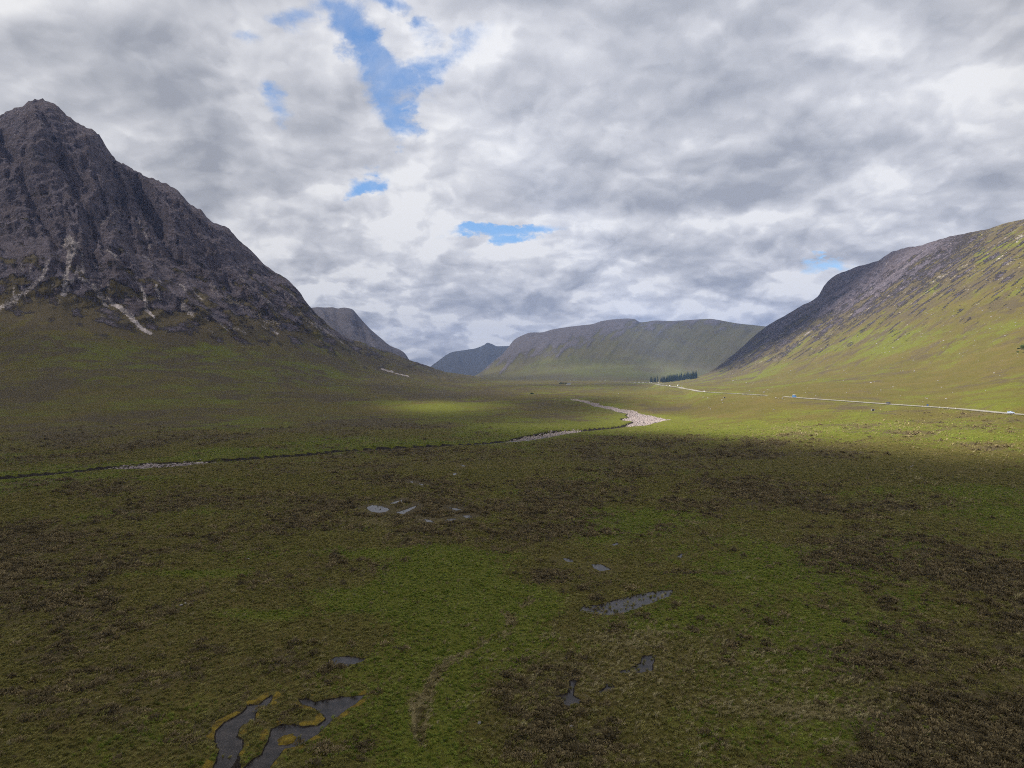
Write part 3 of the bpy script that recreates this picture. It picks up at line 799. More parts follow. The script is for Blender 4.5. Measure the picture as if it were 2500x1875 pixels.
gravel *= 1 - sst(PXG, 1405, 1430) * (1 - sst(PXG, 1515, 1540)) * sst(ROW, 1030, 1036)
peat = np.maximum(peat, np.clip(bed - gravel, 0, 1) * 0.9)
peat = np.maximum(peat, 0.92 * bank * (R1 < 800) * (0.75 + 0.25 * sst(fbm(X / 18, Y / 18, 2, 193), -0.5, 0.0)))  # river bank: bare peat, with the far bank's shade painted into it
peat = np.maximum(peat, 0.42 * burn)
peat = np.maximum(peat, wet)

green = np.clip(green, 0, 1); heath = np.clip(heath, 0, 1); straw = np.clip(straw, 0, 1)

# ------------------------------------------------------------------ meshes of the terrain
VEG = np.stack([green, heath, straw, moss], -1).reshape(-1, 4).astype(np.float32)
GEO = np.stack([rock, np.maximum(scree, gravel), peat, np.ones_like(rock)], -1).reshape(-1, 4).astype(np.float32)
CO = np.stack([X, Y, Z], -1).reshape(-1, 3).astype(np.float32)
ii, jj = np.meshgrid(np.arange(NR - 1), np.arange(NC - 1), indexing='ij')
Q = np.stack([ii * NC + jj, ii * NC + jj + 1, (ii + 1) * NC + jj + 1, (ii + 1) * NC + jj], -1).reshape(-1, 4)
# vertex normals of the whole land, so that the pieces meet without a seam
gx = CO.reshape(NR, NC, 3)
du = np.zeros_like(gx); dv = np.zeros_like(gx)
du[:, 1:-1] = gx[:, 2:] - gx[:, :-2]; du[:, 0] = gx[:, 1] - gx[:, 0]; du[:, -1] = gx[:, -1] - gx[:, -2]
dv[1:-1] = gx[2:] - gx[:-2]; dv[0] = gx[1] - gx[0]; dv[-1] = gx[-1] - gx[-2]
NRM = np.cross(du, dv); NRM /= np.linalg.norm(NRM, axis=-1, keepdims=True) + 1e-12
NRM = np.where(NRM[..., 2:3] < 0, -NRM, NRM).reshape(-1, 3)


def tag(o, label=None, cat=None, group=None, kind=None):
    if label: o['label'] = label
    if cat: o['category'] = cat
    if group: o['group'] = group
    if kind: o['kind'] = kind
    return o


def grid_mesh(name, co, quads, mat, attrs=None, normals=None, smooth=True):
    used, inv = np.unique(quads.ravel(), return_inverse=True)
    me = bpy.data.meshes.new(name)
    n = quads.shape[1]
    me.vertices.add(len(used)); me.vertices.foreach_set('co', co[used].astype(np.float32).ravel())
    me.loops.add(quads.size); me.loops.foreach_set('vertex_index', inv.astype(np.int32).ravel())
    me.polygons.add(len(quads))
    me.polygons.foreach_set('loop_start', np.arange(0, quads.size, n, dtype=np.int32))
    me.polygons.foreach_set('loop_total', np.full(len(quads), n, dtype=np.int32))
    me.polygons.foreach_set('use_smooth', np.full(len(quads), smooth, dtype=bool))
    me.update(calc_edges=True)
    for k, v in (attrs or {}).items():
        at = me.attributes.new(k, 'FLOAT_COLOR', 'POINT')
        at.data.foreach_set('color', v[used].ravel())
    if normals is not None:
        me.normals_split_custom_set_from_vertices(normals[used].astype(float))
    me.materials.append(mat)
    o = bpy.data.objects.new(name, me)
    COL.objects.link(o)
    return o


def new_mat(name):
    m = bpy.data.materials.new(name)
    m.use_nodes = True
    t = NT(m.node_tree)
    t.n.clear()
    o = t.add('ShaderNodeOutputMaterial')
    bs = t.add('ShaderNodeBsdfPrincipled')
    t.l.new(bs.outputs[0], o.inputs['Surface'])
    return m, t, bs, o


def plain(name, col, rough=0.6, metal=0.0, var=0.12, scale=3.0):
    m, t, bs, o = new_mat(name)
    tcn = t.add('ShaderNodeTexCoord')
    n = t.noise(tcn.outputs['Object'], scale, 4, 0.6)
    c = t.mix(n, tuple(c * (1 - var) for c in col), tuple(min(1, c * (1 + var)) for c in col))
    t.put(bs.inputs['Base Color'], c)
    bs.inputs['Roughness'].default_value = rough
    bs.inputs['Metallic'].default_value = metal
    return m


def land_material(name, stretch=(1, 1, 1), far=1.0):
    m, t, bs, o = new_mat(name)
    geo = t.add('ShaderNodeNewGeometry')
    pos = t.vmath('MULTIPLY', geo.outputs['Position'], stretch)
    veg = t.add('ShaderNodeAttribute', attribute_name='veg')
    gea = t.add('ShaderNodeAttribute', attribute_name='geo')
    sv = t.add('ShaderNodeSeparateColor'); t.l.new(veg.outputs['Color'], sv.inputs[0])
    sg_ = t.add('ShaderNodeSeparateColor'); t.l.new(gea.outputs['Color'], sg_.inputs[0])
    G, H, S = sv.outputs; RO, SC, PE = sg_.outputs
    MO = veg.outputs['Alpha']
    a1 = t.noise(pos, 0.030 / far, 4, 0.6)
    a2 = t.noise(pos, 0.16 / far, 5, 0.62)
    a3 = t.noise(pos, 0.9 / far, 5, 0.65)
    a4 = t.noise(pos, 4.5 / far, 3, 0.6)
    olive = t.mix(a2, (0.067, 0.058, 0.014), (0.106, 0.092, 0.020))
    olive = t.mix(t.sstep(a1, 0.35, 0.7), olive, (0.104, 0.081, 0.024))
    hcol = t.mix(a3, (0.038, 0.030, 0.015), (0.112, 0.088, 0.044))
    gcol = t.mix(a2, (0.072, 0.082, 0.010), (0.122, 0.126, 0.018))
    scol = t.mix(a3, (0.11, 0.088, 0.036), (0.21, 0.17, 0.085))
    wob = t.math('MULTIPLY_ADD', t.math('SUBTRACT', a2, 0.5), 1.1, t.math('MULTIPLY', t.math('SUBTRACT', a3, 0.5), 1.3))
    wob = t.math('MULTIPLY_ADD', t.math('SUBTRACT', a1, 0.5), 1.0, wob)
    gf = t.sstep(t.math('ADD', G, t.math('MULTIPLY', wob, 0.9)), 0.30, 0.85)
    hf = t.sstep(t.math('ADD', H, wob), 0.30, 0.78)
    sf = t.sstep(t.math('ADD', S, t.math('MULTIPLY', t.math('SUBTRACT', a3, 0.5), 1.8)), 0.35, 0.95)
    c = t.mix(gf, olive, gcol)
    c = t.mix(hf, c, hcol)
    c = t.mix(sf, c, scol)
    # tussocks: shade in the gaps between clumps painted into the colour
    gap_shade = t.sstep(a3, 0.30, 0.58, 0.72, 1.10)
    gap_shade2 = t.sstep(a4, 0.30, 0.62, 0.78, 1.12)
    tt = t.math('MULTIPLY', gap_shade, gap_shade2)
    c = t.mix(1.0, c, tt, 'MULTIPLY')
    mcol = t.mix(t.sstep(a3, .3, .7), (0.070, 0.048, 0.013), (0.23, 0.165, 0.022))
    mf = t.sstep(t.math('ADD', MO, t.math('MULTIPLY', t.math('SUBTRACT', a3, 0.5), 0.9)), 0.35, 0.6)
    c = t.mix(mf, c, mcol)
    # rock: dark purplish grey with lichen and cracks
    r1 = t.noise(pos, 0.022 / far, 6, 0.62)
    r2 = t.noise(pos, 0.10 / far, 6, 0.68)
    r3 = t.noise(t.vmath('MULTIPLY', pos, (1, 1, 0.35)), 0.22 / far, 5, 0.7)
    rcol = t.mix(t.sstep(r2, 0.30, 0.70), (0.048, 0.041, 0.047), (0.200, 0.170, 0.197))
    rcol = t.mix(t.sstep(r1, 0.35, 0.72), rcol, (0.125, 0.099, 0.101))
    rcol = t.mix(t.math('MULTIPLY', t.sstep(r3, 0.60, 0.80), 0.6), rcol, (0.070, 0.074, 0.036))
    rcol = t.mix(t.math('MULTIPLY', t.sstep(r3, 0.20, 0.40, 1, 0), 0.8), rcol, (0.030, 0.026, 0.029))
    if far > 1:  # far hills: haze put into the colours by flattening their contrast
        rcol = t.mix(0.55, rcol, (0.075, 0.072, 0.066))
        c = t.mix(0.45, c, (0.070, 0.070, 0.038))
    rf = t.sstep(t.math('ADD', RO, t.math('MULTIPLY', t.math('SUBTRACT', r3, 0.5), 1.2)), 0.30, 0.62)
    c = t.mix(rf, c, rcol)
    scc = t.mix(t.sstep(a2, 0.3, 0.75), (0.17, 0.145, 0.14), (0.56, 0.495, 0.48))
    sf2 = t.sstep(t.math('ADD', SC, t.math('MULTIPLY', t.math('SUBTRACT', t.noise(pos, 0.22 / far, 5, 0.75), 0.5), 2.0)), 0.34, 0.78)
    c = t.mix(sf2, c, scc)
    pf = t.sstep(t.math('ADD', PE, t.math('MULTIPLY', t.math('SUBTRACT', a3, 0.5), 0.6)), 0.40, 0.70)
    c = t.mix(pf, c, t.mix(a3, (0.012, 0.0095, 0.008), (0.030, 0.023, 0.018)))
    t.put(bs.inputs['Base Color'], c)
    bs.inputs['Roughness'].default_value = 0.95
    bs.inputs['Specular IOR Level'].default_value = 0.12
    hgt = t.math('MULTIPLY_ADD', a3, 0.55, t.math('MULTIPLY', a4, 0.22))
    hgt = t.math('MULTIPLY_ADD', a2, 1.1, hgt)
    hr = t.math('MULTIPLY_ADD', r2, 14.0, t.math('MULTIPLY', r3, 9.0))
    hh = t.math('ADD', t.math('MULTIPLY', hgt, t.math('SUBTRACT', 1.0, rf)), t.math('MULTIPLY', hr, rf))
    bp = t.add('ShaderNodeBump')
    bp.inputs['Strength'].default_value = 0.9 if far == 1 else 0.5
    bp.inputs['Distance'].default_value = far
    t.l.new(hh, bp.inputs['Height'])
    t.l.new(bp.outputs[0], bs.inputs['Normal'])
    return m


M_land = land_material('moorland')
M_far = land_material('far_hill_cover', far=1.6)
tq = T.reshape(-1)[Q].mean(1); pq = PXG.reshape(-1)[Q].mean(1)
is_m = (tq > 4.85) & (tq < 9.0) & (pq < 1080)
is_r = (tq > 4.5) & (tq < 9.0) & (pq > 1690)
is_g = ~(is_m | is_r)
# under the camera the moor closes with a fan
cen = np.array([[0, 0, float(Z[0].mean())]], np.float32)
CO = np.concatenate([CO, cen]); VEG = np.concatenate([VEG, [[.4, .5, .1, 0]]]).astype(np.float32); GEO = np.concatenate([GEO, [[0, 0, 0, 1]]]).astype(np.float32); NRM = np.concatenate([NRM, [[0, 0, 1]]])
fan_q = np.stack([np.full(NC - 1, NR * NC), np.arange(1, NC), np.arange(0, NC - 1), np.full(NC - 1, NR * NC)], -1)
A = {'veg': VEG, 'geo': GEO}
Qf = Q[:, ::-1]
# winding so that faces look up
c0 = CO[Qf[len(Qf) // 3]]
if np.cross(c0[1] - c0[0], c0[2] - c0[0])[2] < 0:
    Qf = Q
ground = grid_mesh('ground', CO, Qf[is_g], M_land, A, NRM)
tag(ground, 'brown and green heather moor filling the valley floor', 'moor', kind='structure')
mountain = grid_mesh('mountain', CO, Qf[is_m], M_land, A, NRM)
tag(mountain, 'steep dark rocky mountain with pale scree runs, left of the valley', 'mountain', kind='structure')
hillside = grid_mesh('hillside', CO, Qf[is_r], M_land, A, NRM)
tag(hillside, 'long sunlit green hillside with a craggy crest above the road', 'hill', kind='structure')
fanv = CO[[NR * NC]]
me = bpy.data.meshes.new('ground_below')
nv = NC
vv_ = [tuple(fanv[0])] + [tuple(CO[i]) for i in range(NC)]
me.from_pydata(vv_, [], [(0, i + 2, i + 1) for i in range(NC - 1)])
me.materials.append(M_land)
og = bpy.data.objects.new('ground', me); COL.objects.link(og)
tag(og, 'patch of moor straight below the viewpoint', 'moor', kind='structure')


# ------------------------------------------------------------------ far hills
def far_hill(name, label, px0, px1, ncol, lines, segs, seed, rocky_rows, amp, veg_g, veg_h, greens=()):
    ph = np.linspace(math.atan((px0 - 1250) / FPX), math.atan((px1 - 1250) / FPX), ncol)
    px = 1250 + FPX * np.tan(ph); sec = 1 / np.cos(ph)
    K = len(lines)
    R = np.zeros((K, ncol)); Zk = np.zeros((K, ncol))
    for k, (ty, tr) in enumerate(lines):
        Yk = table(ty, px) if isinstance(ty, dict) else np.full(ncol, float(ty))
        R[k] = Yk * sec
        if isinstance(tr, dict):
            Zk[k] = CAM_H + (HORIZON - table(tr, px)) / FPX * Yk
        else:
            Zk[k] = tr
    d, dl_ = pchip_slopes(R, Zk)
    dr = d.copy(); dle = d.copy()
    dle[K - 2] = 0.7 * dl_[K - 3]; dr[K - 2] = dl_[K - 2] * 0.5
    RR, ZZ, TT = [], [], []
    for k, n in enumerate(segs):
        f = np.linspace(0, 1, n, endpoint=(k == len(segs) - 1))[:, None]
        r = R[k] + f * (R[k + 1] - R[k])
        RR.append(r); ZZ.append(herm(R[k], R[k + 1], Zk[k], Zk[k + 1], dr[k], dle[k + 1], r)); TT.append(np.broadcast_to(k + f, r.shape))
    R_ = np.concatenate(RR); Z_ = np.concatenate(ZZ); T_ = np.concatenate(TT)
    row0 = HORIZON + (CAM_H - Z_) / (R_ * np.cos(ph)[None]) * FPX
    lat = ph[None] * R_.mean()
    s = lat - 0.7 * Z_ if name != 'mountain' else lat + 0.5 * Z_
    wv = 40 * fbm(s / 260, Z_ / 240, 3, seed)
    r1 = ridged((s + wv) / 330, Z_ / 900, 3, seed + 1); r2 = ridged((s + wv) / 110, Z_ / 330, 3, seed + 5); r3 = fbm(s / 45, Z_ / 60, 3, seed + 9)
    wgt = sst(T_, 0.6, 1.8) * (1 - 0.75 * sst(T_, K - 2.35, K - 2.0)) * (1 - sst(T_, K - 1.8, K - 1))
    R2 = R_ - amp * wgt * (1.0 * r1 + 0.45 * r2 + 0.2 * r3)
    Z2_ = Z_ + wgt * amp * 0.12 * (r2 + r3)
    x, y = R2 * np.sin(ph)[None], R2 * np.cos(ph)[None]
    pg = np.broadcast_to(px, R_.shape)
    rk = table(rocky_rows, pg) if rocky_rows else np.full(R_.shape, -100.0)
    rk_v = np.clip(0.15 + (rk - row0) / 60 + 0.9 * r2 * 0.6 + 0.8 * r3, 0, 1)
    gr = np.clip(veg_g + 0.5 * fbm(x / 300, y / 300, 3, seed + 13) + 0.3 * r3, 0, 1)
    for (a, b_, rx, ry, v) in greens:
        gr = np.clip(gr + v * np.exp(-(((pg - a) / rx) ** 2 + ((row0 - b_) / ry) ** 2)), 0, 1)
    he = np.clip(veg_h + 0.6 * fbm(x / 200, y / 200, 3, seed + 15), 0, 1)
    st_ = np.clip(0.12 + 0.5 * fbm(x / 240, y / 240, 3, seed + 19), 0, 1)
    nr_, nc_ = R_.shape
    co = np.stack([x, y, Z2_], -1).reshape(-1, 3)
    i_, j_ = np.meshgrid(np.arange(nr_ - 1), np.arange(nc_ - 1), indexing='ij')
    q = np.stack([(i_ + 1) * nc_ + j_, (i_ + 1) * nc_ + j_ + 1, i_ * nc_ + j_ + 1, i_ * nc_ + j_], -1).reshape(-1, 4)
    c_ = co[q[len(q) // 2]]
    if np.cross(c_[1] - c_[0], c_[2] - c_[0])[2] < 0:
        q = q[:, ::-1]
    z_ = np.zeros_like(gr)
    at = {'veg': np.stack([gr, he, st_, z_], -1).reshape(-1, 4).astype(np.float32), 'geo': np.stack([rk_v, 0.45 * np.clip(r3, 0, 1) * rk_v, z_, z_ + 1], -1).reshape(-1, 4).astype(np.float32)}
    o = grid_mesh(name, co, q, M_far, at)
    tag(o, label, name, kind='structure')
    return co, row0, pg


S2 = {560: 800, 690: 760, 751: 753, 787: 751, 808: 751, 825: 754, 841: 752, 860: 756, 874: 771, 890: 789, 906: 806, 930: 826, 952: 844, 979: 856, 990: 865, 1001: 881, 1040: 905, 1090: 925}
far2 = far_hill('mountain', 'grey domed mountain shoulder behind the dark mountain, its right flank falling into the valley', 560, 1090, 220,
         [(3000, 10.0), (3500, {560: 915, 900: 905, 1000: 915, 1090: 926}), (3900, {560: 860, 800: 830, 900: 858, 1000: 900, 1090: 925}), (4300, S2), (5200, {560: 880, 860: 880, 960: 915, 1000: 930, 1090: 940})], [16, 60, 110, 8], 301,
         {560: 920, 1090: 920}, 60, 0.15, 0.45)
S3 = {1060: 940, 1120: 930, 1166: 914, 1200: 886, 1227: 864, 1243: 845, 1254: 831, 1273: 820, 1298: 812, 1317: 812, 1352: 804, 1406: 796, 1444: 792, 1471: 784, 1498: 780, 1530: 778, 1550: 780, 1563: 787, 1601: 783, 1634: 784, 1677: 782, 1704: 780, 1732: 779, 1756: 782, 1800: 790, 1860: 796, 2000: 815, 2200: 850}
far3 = far_hill('hill', 'broad hazy green hill closing the middle of the valley', 1060, 2200, 420,
         [(2900, 12.0), (3250, {1060: 940, 1166: 925, 1250: 920, 1400: 903, 1550: 897, 1700: 902, 2200: 905}), (3700, {1060: 940, 1166: 920, 1230: 890, 1300: 868, 1400: 858, 1550: 850, 1700: 850, 2200: 880}), (4100, {1060: 940, 1166: 917, 1200: 892, 1243: 856, 1300: 832, 1400: 822, 1550: 808, 1700: 808, 1850: 820, 2200: 860}), (4500, S3), (5600, {1060: 950, 1160: 935, 1200: 915, 1300: 890, 2200: 890})], [12, 60, 70, 70, 10], 321,
         {1060: 905, 1200: 895, 1330: 865, 1450: 830, 1550: 800, 1700: 790, 2200: 760}, 30, 0.24, 0.45, [(1450, 895, 220, 18, .5), (1560, 912, 260, 12, .55)])
S1 = {960: 930, 1047: 897, 1077: 876, 1101: 861, 1134: 855, 1160: 851, 1180: 843, 1191: 837, 1200: 840, 1215: 846, 1242: 845, 1290: 850, 1400: 880}
far1 = far_hill('mountain', 'far blue mountain ridge at the end of the valley', 960, 1400, 160,
         [(6800, 10.0), (7600, {960: 935, 1400: 900}), (8400, S1), (9800, {960: 945, 1047: 930, 1100: 900, 1400: 900})], [12, 90, 8], 341, {960: 700, 1400: 700}, 90, 0.0, 1.0)  # all dark heather: cloud shade on the ridge put into its cover colour

# ------------------------------------------------------------------ unseen cloud cover overhead, shaped to cast the wanted shade on the land
CLOUD_Z = 3000.0


def lit_mask(px, row):
    def gs(a, b_, rx, ry, v):
        return v * np.exp(-(((px - a) / rx) ** 2 + ((row - b_) / ry) ** 2))
    low_b = np.interp(px, [1380, 1440, 1560, 1700, 1900, 2100, 2300, 2500], [1044, 1046, 1050, 1066, 1078, 1092, 1110, 1124])
    feather = np.interp(px, [1400, 1700, 2500], [8, 14, 24])
    a = sst(low_b - row, -feather, feather)
    edge = np.interp(row, [520, 620, 700, 760, 800, 850, 895, 935, 1000, 1050], [2330, 2180, 2085, 2010, 1960, 1860, 1790, 1560, 1490, 1440])
    b_ = sst(px - edge, -30, 60)
    l = a * b_
    l = l * (1 - gs(1700, 1000, 90, 14, .45) - gs(1560, 988, 90, 10, .4))
    l = np.maximum(l, gs(1070, 993, 115, 13, 1.0))
    l = np.maximum(l, gs(1190, 992, 90, 9, .35))
    l = np.maximum(l, gs(1330, 1044, 150, 13, .55))
    l = np.maximum(l, gs(1500, 955, 330, 16, .75))
    l = np.maximum(l, gs(1380, 933, 300, 8, .62))
    l = np.maximum(l, gs(1180, 938, 160, 12, .40))
    l = np.maximum(l, gs(1060, 920, 120, 12, .38))
    l = np.maximum(l, gs(940, 925, 100, 10, .2))
    l = np.maximum(l, gs(1450, 1022, 160, 18, .35))
    l = np.maximum(l, 0.24 * sst(table({-600: 860, 0: 790, 250: 815, 700: 810, 1000: 880, 1100: 905, 1200: 800}, px) - row, -30, 40) * (px < 1150))
    return np.clip(l, 0, 1)


rowv = ROW.copy()
LIT = lit_mask(PXG, ROW)
LIT = np.where((np.abs(phi) < 0.70)[None] & (T < 8.2), LIT, 0.0)
samples = [(X[INPIC], Y[INPIC], Z[INPIC], LIT[INPIC])]
for (co, r_, p_), (lv, extra) in ((far2, (0.30, ())), (far3, (0.46, [(1480, 906, 260, 15, .8), (1340, 870, 24, 20, .35), (1700, 860, 150, 50, -.05)]))):
    l = np.full(r_.shape, lv)
    for (a, b_, rx, ry, v) in extra:
        l = l + v * np.exp(-(((p_ - a) / rx) ** 2 + ((r_ - b_) / ry) ** 2))
    samples.append((co[:, 0], co[:, 1], co[:, 2], np.clip(l.ravel(), 0, 1)))
SX = np.concatenate([s[0].ravel() for s in samples]); SY = np.concatenate([s[1].ravel() for s in samples]); SZ = np.concatenate([s[2].ravel() for s in samples]); SL = np.concatenate([s[3].ravel() for s in samples])
def blur(a, n=1):
    for _ in range(n):
        p_ = np.pad(a, 1, mode='edge')
        a = (p_[1:-1, :-2] + 2 * p_[1:-1, 1:-1] + p_[1:-1, 2:]) / 4
        p_ = np.pad(a, 1, mode='edge')
        a = (p_[:-2, 1:-1] + 2 * p_[1:-1, 1:-1] + p_[2:, 1:-1]) / 4
    return a


m_cl, t, bs, o_ = new_mat('cloud')
t.n.remove(bs)
at = t.add('ShaderNodeAttribute', attribute_name='dens')
tr = t.add('ShaderNodeBsdfTransparent'); tl = t.add('ShaderNodeBsdfTranslucent'); df = t.add('ShaderNodeBsdfDiffuse')
tl.inputs['Color'].default_value = (0.88, 0.88, 0.89, 1)
df.inputs['Color'].default_value = (0.88, 0.88, 0.89, 1)
ms0 = t.add('ShaderNodeMixShader'); ms0.inputs[0].default_value = 0.45
t.l.new(tl.outputs[0], ms0.inputs[1]); t.l.new(df.outputs[0], ms0.inputs[2])
ms = t.add('ShaderNodeMixShader')
t.l.new(at.outputs['Fac'], ms.inputs[0]); t.l.new(tr.outputs[0], ms.inputs[1]); t.l.new(ms0.outputs[0], ms.inputs[2])
t.l.new(ms.outputs[0], o_.inputs['Surface'])


def shade_cloud_layer(SX, SY, SZ, SL, cz, x0, x1, y0, y1, cell, label):
    hd = (cz - SZ) / math.tan(SUN_EL)
    DX = SX + SUN_H[0] * hd; DY = SY + SUN_H[1] * hd
    nx = int((x1 - x0) / cell); ny = int((y1 - y0) / cell)
    ix = ((DX - x0) / cell).astype(int); iy = ((DY - y0) / cell).astype(int)
    ok = (ix >= 0) & (ix < nx) & (iy >= 0) & (iy < ny)
    flat = iy[ok] * nx + ix[ok]
    wsum = np.bincount(flat, minlength=nx * ny).astype(float).reshape(ny, nx)
    lsum = np.bincount(flat, weights=SL[ok], minlength=nx * ny).reshape(ny, nx)
    mean = lsum / np.maximum(wsum, 1)
    known = (wsum > 0).astype(float)
    val = mean * known; kw = known.copy()
    filled = np.where(known > 0, mean, 0.0)
    for _ in range(24):        # grow into the cells no ground point falls on
        val2 = blur(filled * (kw > 0)); k2 = blur((kw > 0).astype(float))
        new = (kw == 0) & (k2 > 0)
        filled[new] = (val2 / np.maximum(k2, 1e-6))[new]
        kw[new] = 1
    lit2 = blur(filled, 1)
    gxx, gyy = np.meshgrid(x0 + (np.arange(nx) + .5) * cell, y0 + (np.arange(ny) + .5) * cell)
    lit2 = np.clip(lit2 + 0.10 * fbm(gxx / 300, gyy / 300, 4, 401) * sst(lit2, 0.02, 0.3), 0, 1)
    # fray out at the rim of the cloud field
    rim = np.minimum(np.minimum(gxx - x0, x1 - gxx), np.minimum(gyy - y0, y1 - gyy)) / 500 + 0.5 * fbm(gxx / 500, gyy / 500, 3, 403)
    alpha = (1 - np.sqrt(lit2)) * sst(rim, 0.0, 0.8)
    thick = 12 + 80 * alpha * (0.7 + 0.5 * fbm(gxx / 240, gyy / 240, 4, 405))
    zb = cz - thick / 2 - 20 * alpha * fbm(gxx / 160, gyy / 160, 3, 407)
    co_b = np.stack([gxx, gyy, zb], -1).reshape(-1, 3); co_t = np.stack([gxx, gyy, zb + thick], -1).reshape(-1, 3)
    N_ = nx * ny
    i_, j_ = np.meshgrid(np.arange(ny - 1), np.arange(nx - 1), indexing='ij')
    qb = np.stack([i_ * nx + j_, (i_ + 1) * nx + j_, (i_ + 1) * nx + j_ + 1, i_ * nx + j_ + 1], -1).reshape(-1, 4)
    keepq = alpha.ravel()[qb].max(1) > 0.015
    qb = qb[keepq]
    qt = qb[:, ::-1] + N_
    al = np.concatenate([alpha.ravel(), alpha.ravel()])
    dens = np.stack([al, al, al, np.ones_like(al)], -1).astype(np.float32)
    cl = grid_mesh('shade_clouds', np.concatenate([co_b, co_t]), np.concatenate([qb, qt]), m_cl, {'dens': dens})
    tag(cl, label, 'shade_clouds', kind='stuff')


shade_cloud_layer(SX, SY, SZ, SL, CLOUD_Z, -6200.0, 600.0, -2600.0, 4700.0, 26.0, 'unseen cloud layer overhead, its gaps shaped to let sun onto the land')
c1 = far1[0]
shade_cloud_layer(c1[:, 0], c1[:, 1], c1[:, 2], np.full(len(c1), 0.18), 6000.0, -8200.0, -3200.0, 4200.0, 8400.0, 80.0, 'unseen high cloud sheet added to shade the far blue mountain')  # added out of view only to darken the far ridge

# ------------------------------------------------------------------ water
def water_mat(name, base, rough, bump, scale):
    m, t, bs, o = new_mat(name)
    g = t.add('ShaderNodeNewGeometry')
    n = t.noise(g.outputs['Position'], scale, 4, 0.6)
    n2 = t.noise(g.outputs['Position'], 0.7, 4, 0.6)
    t.put(bs.inputs['Base Color'], t.mix(t.sstep(n2, .3, .7), tuple(c * 0.4 for c in base), tuple(c * 1.7 for c in base)))  # uneven reflections on the water painted into the base colour as noise
    bs.inputs['Roughness'].default_value = rough
    bs.inputs['IOR'].default_value = 1.33
    bs.inputs['Specular IOR Level'].default_value = 0.24
    bp = t.add('ShaderNodeBump')
    bp.inputs['Strength'].default_value = bump; bp.inputs['Distance'].default_value = 0.02
    t.l.new(n, bp.inputs['Height']); t.l.new(bp.outputs[0], bs.inputs['Normal'])
    return m


M_pool = water_mat('peat_water', (0.026, 0.021, 0.019), 0.22, 0.8, 9.0)
M_river = water_mat('river_water', (0.030, 0.024, 0.020), 0.10, 0.8, 3.0)
for ring, lab in pool_polys:
    me = bpy.data.meshes.new('bog_pool')
    c = ring.mean(0)
    me.from_pydata([tuple(p - c) for p in ring], [], [tuple(range(len(ring)))])
    me.update()
    if me.polygons[0].normal.z < 0:
        me.flip_normals()
    me.materials.append(M_pool)
    o = bpy.data.objects.new('bog_pool', me); o.location = c; COL.objects.link(o)
    tag(o, lab, 'pool', 'bog pools on the moor', 'structure')


def ribbon(line, left, right, dz):
    d = np.gradient(line[:, :2], axis=0); d /= np.linalg.norm(d, axis=1, keepdims=True) + 1e-9
    nrm = np.stack([-d[:, 1], d[:, 0]], 1)
    L = np.concatenate([line[:, :2] + nrm * np.reshape(left, (-1, 1)), line[:, 2:] + dz], 1)
    Rr = np.concatenate([line[:, :2] - nrm * np.reshape(right, (-1, 1)), line[:, 2:] + dz], 1)
    v = np.concatenate([L, Rr]); n = len(line)
    f = [(i, n + i, n + i + 1, i + 1) for i in range(n - 1)]
    return v, f


def mesh_obj(name, v, f, mat, parent=None, loc=None, smooth=False):
    me = bpy.data.meshes.new(name)
    me.from_pydata([tuple(map(float, p)) for p in v], [], [tuple(int(i) for i in q) for q in f])
    me.update()
    if smooth:
        me.polygons.foreach_set('use_smooth', [True] * len(me.polygons))
    me.materials.append(mat)
    o = bpy.data.objects.new(name, me)
    COL.objects.link(o)
    if parent is not None: o.parent = parent
    if loc is not None: o.location = loc
    return o


v, f = ribbon(river, rw * 0.95, rw * 0.95, -1.45)
o = mesh_obj('water', v, f, M_river); tag(o, 'shallow river winding between peat banks and gravel bars', 'river', kind='structure')
if o.data.polygons[0].normal.z < 0: o.data.flip_normals()

# ------------------------------------------------------------------ road
M_road = plain('worn_asphalt', (0.20, 0.185, 0.155), 0.9, 0, 0.18, 0.6)
M_edge = plain('gravel_verge', (0.27, 0.235, 0.16), 0.95, 0, 0.3, 1.5)
M_paint = plain('road_paint', (0.72, 0.72, 0.68), 0.7, 0, 0.1, 3)
v, f = ribbon(road, 4.9, 4.9, 0.22)
o = mesh_obj('road_verge', v, f, M_edge); tag(o, 'pale gravel verge along both sides of the road', 'verge', kind='structure')
if o.data.polygons[0].normal.z < 0: o.data.flip_normals()
v, f = ribbon(road, 3.4, 3.4, 0.30)
o_road = mesh_obj('road', v, f, M_road); tag(o_road, 'narrow grey road climbing along the foot of the sunny hillside', 'road', kind='structure')
if o_road.data.polygons[0].normal.z < 0: o_road.data.flip_normals()
fine = dense_line(road, 3.0)
vs, fs = [], []
for off, wd_, on, per in ((0.0, 0.06, 1, 3), (3.15, 0.06, 1, 1), (-3.15, 0.06, 1, 1)):
    d = np.gradient(fine[:, :2], axis=0); d /= np.linalg.norm(d, axis=1, keepdims=True)
    nrm = np.stack([-d[:, 1], d[:, 0]], 1)
    for i in range(0, len(fine) - 1, per):
        b0 = len(vs)
        for k in (i, i + 1):
            for s in (1, -1):
                q = fine[k, :2] + nrm[k] * (off + s * wd_)
                vs.append((q[0], q[1], fine[k, 2] + 0.308))
        fs.append((b0, b0 + 1, b0 + 3, b0 + 2))
o = mesh_obj('road_marking', vs, fs, M_paint, o_road); o['kind'] = 'stuff'
if o.data.polygons[0].normal.z < 0: o.data.flip_normals()


def road_at(px):
    rp = 1250 + FPX * road[:, 0] / np.maximum(road[:, 1], 1)
    i = int(np.argmin(np.abs(rp - px) + (road[:, 1] > 1700) * 1e4))
    d = road[min(i + 1, len(road) - 1)] - road[max(i - 1, 0)]
    return road[i], math.atan2(d[1], d[0])


